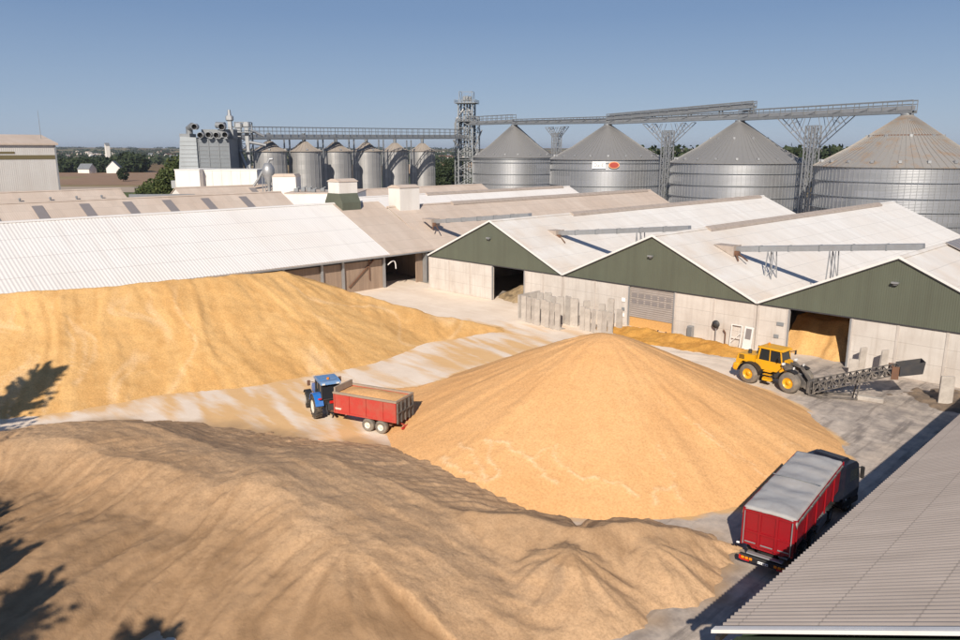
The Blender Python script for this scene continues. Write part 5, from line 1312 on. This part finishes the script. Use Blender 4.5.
# debris by the conveyor
def debris(X, Y):
    H = .22+.5*fbm(X*.8, Y*.8, 5)-.02*np.hypot((X+14.5)*1.0, (Y-69)*1.2)**2; return H, np.clip(.5+fbm(X*2, Y*2, 3), 0, 1), 0*X
make_field(-20.5, -9, 63.5, 73, .15, debris, 'spoil_heap', worn('dark_spoil', (.16,.12,.09), .95, dirt=(.36,.25,.15), amt=.8, scale=1.0, bump=.5), 'dark scattered spoil beside the conveyor hopper', 'spoil heap')

# ------------------------------------------------------------------ trees and distance
def conifer(loc, h, r, label, seed, n=36000):
    t = thing('conifer_tree', label, 'tree', loc); rs = random.Random(seed)
    m = MB(); m.tube((0,0,0), (0,0,h*.95), .3, .05, 10); blobs = []
    for i in range(95):
        q = i/95.; z = h*(.3+.68*q); a = i*2.4+rs.uniform(-.3,.3); ln = r*(1.05-q)**.6*rs.uniform(.65,1.15)
        p = Vector((0,0,z)); e = p+Vector((math.cos(a)*ln, math.sin(a)*ln, ln*.35))
        m.tube(p, e, .06, .015, 5)
        for k in range(7):
            u = .3+.7*k/6; c = p.lerp(e, u); blobs.append((c.x+rs.uniform(-.1,.1), c.y+rs.uniform(-.1,.1), c.z+.1*k, .42*(1.15-u*.75)*rs.uniform(.8,1.2), .6))
    m.build('trunk', M['bark'], t); leaf_cloud('crown', blobs, n, .13, M['leaf_dark'], t, seed, .45)
# two trees behind the drone whose shadows fall on the piles
conifer((-25.0,-13.2,0), 17.2, 5.0, 'tall feathery conifer left of the foreground pile, only its shadow in frame', 3)
conifer((-15.6,-10.8,0), 16.2, 4.2, 'shorter feathery conifer, its shadow at the bottom edge of the foreground pile', 6)
conifer((-20.6,-13.2,0), 17.2, 4.6, 'middle feathery conifer, its shadow in the lower left corner of the frame', 8)
conifer((-29.2,-13.4,0), 17.8, 5.4, 'feathery conifer farthest back, its shadow on the left frame edge', 9)
conifer((-52.0,-6.6,0), 20.8, 5.0, 'tall feathery conifer beside the golden pile, only its shadow in frame', 4)
for i, (px, f, h, r) in enumerate(((134,215,7.5,5),(143,225,9.5,6),(152,205,10.5,6),(161,215,13.5,7),(170,200,15.0,7),(178,212,17.5,7.5))):
    tree(LF(lf(px, f), f), h, r, 'bushy green tree beside the white plant building, %s' % ('lowest, at the left end','second from left','third from left','fourth from left','fifth from left','tallest, touching the dryer')[i], 'broadleaf_tree', 4200, .42, 20+i, 'leaf', 'trees left of the dryer', low=.05)
for i, (px, f, h, r) in enumerate(((437,372,13.2,6),(444,360,12.4,6),(451,366,14.8,6),(459,372,16,6))):
    tree(LF(lf(px, f), f), h, r, 'dark tree behind the elevator tower, %s' % ('leftmost','second from left','third from left','rightmost and tallest')[i], 'broadleaf_tree', 3500, .55, 40+i, 'leaf_dark', 'trees behind the elevator tower', low=.05)
tree(LF(lf(120.5, 505), 505), 8.5, 4.2, 'lone dark round tree standing in the brown field', 'broadleaf_tree', 2500, .5, 60, 'leaf_dark', low=.05)
def wood(name, label, pts, n, size, seed, mat='leaf_dark'):
    o = leaf_cloud(name, pts, n, size, M[mat], None, seed, .8); tag(o, label, 'wood', kind='stuff')
rs = random.Random(9)
B1 = []
for px in np.arange(60, 140, 1.6):
    f = 735+rs.uniform(-30,30); h = 9+5*rs.random()+(5 if 122 < px < 138 else 0)
    if 108 < px < 116: f += 40
    c = LF(lf(px, f), f); B1.append((c[0], c[1], h*.45, h*.62, .85))
wood('wood', 'dark belt of trees at the far edge of the brown field', B1, 15000, 1.5, 70)
B2 = []
for px in np.arange(640, 870, 3.5):
    f = 430+rs.uniform(-15,15); c = LF(lf(px, f), f); h = 19+5*rs.random()-(.0 if px < 850 else 3); B2.append((c[0], c[1], h*.55, h*.48, .9))
for px in np.arange(640, 870, 3.5):
    f = 425; c = LF(lf(px, f), f); B2.append((c[0], c[1], 6, 8, .9))
wood('wood', 'dark belt of trees seen between the large silos', B2, 16000, 1.3, 71)
B3 = []
for k in range(330):
    f = 1000*math.exp(rs.random()*1.75); px = rs.uniform(-30, 470); c = LF(lf(px, f), f)
    z = max(0, min(1, (f*1.1-1500)/5000)); z = z*z*(3-2*z)*34
    for j in range(5): B3.append((c[0]+j*12*SQ*rs.uniform(.6,1.4), c[1]+j*12*SQ, z+3, 9+4*rs.random(), .6))
wood('hedgerow', 'far hedgerows and copses on the plain below the horizon', B3, 30000, 3.2, 72)
# houses
def house(loc, rz, L, Wd, h, hr, label, wall='white', roof='rust', group=None, name='house'):
    t = thing(name, label, 'house', loc, rz, group)
    m = MB(); m.prism([(-Wd/2,0),(Wd/2,0),(Wd/2,h),(0,h+hr),(-Wd/2,h)], 1, -L/2, L/2); m.build('wall', M[wall], t)
    m = MB()
    for s in (-1, 1): m.prism([(0,h+hr+.25),(s*(Wd/2+.4),h+.05),(s*(Wd/2+.4),h-.15),(0,h+hr+.02)], 1, -L/2-.4, L/2+.4)
    m.build('roof', M[roof], t)
house(LF(lf(112.5,690),690,0), R(60), 13, 11, 4.5, 6, 'white gabled farmhouse in front of the dark tree belt', 'white', 'galv_dark')
house(LF(lf(85,690),690,0), R(120), 12, 9, 3.5, 4.5, 'small pale farmhouse at the left of the dark tree belt', 'white_cladding', 'galv_dark')
house(LF(lf(107.5,1250),1250,1), 0, 6, 6, 26, 4, 'pale church tower rising above the far town', 'white_cladding', 'galv_dark', None, 'church_tower')
rs = random.Random(4)
for k in range(46):
    f = 1150*math.exp(rs.random()*1.1); px = rs.uniform(62, 182) if k < 38 else rs.uniform(436, 462); c = LF(lf(px, f), f)
    z = max(0, min(1, (f*1.02-1500)/5000)); z = z*z*(3-2*z)*34
    big_ = rs.random() < .2
    house((c[0], c[1], z-1), rs.random()*3, 30 if big_ else 13, 16 if big_ else 9, 7 if big_ else 5, 3 if big_ else 4.5, 'tiny pale house of the far town near the horizon', rs.choice(['white','white_cladding','concrete']), rs.choice(['roof_tan','rust','galv_dark']), 'houses of the far town')



# ------------------------------------------------------------------ air
m = MB(); m.box(-14600,14600,-14600,14600,-12,88)
hm = bpy.data.materials.new('haze_air'); hm.use_nodes = True; hn = hm.node_tree
hn.nodes.remove(hn.nodes['Principled BSDF']); pvn = hn.nodes.new('ShaderNodeVolumePrincipled')
pvn.inputs['Color'].default_value = (.80,.88,1,1); pvn.inputs['Density'].default_value = .00007; pvn.inputs['Anisotropy'].default_value = .2
hn.links.new(pvn.outputs[0], hn.nodes['Material Output'].inputs['Volume'])
tag(m.build('haze', hm), kind='stuff')
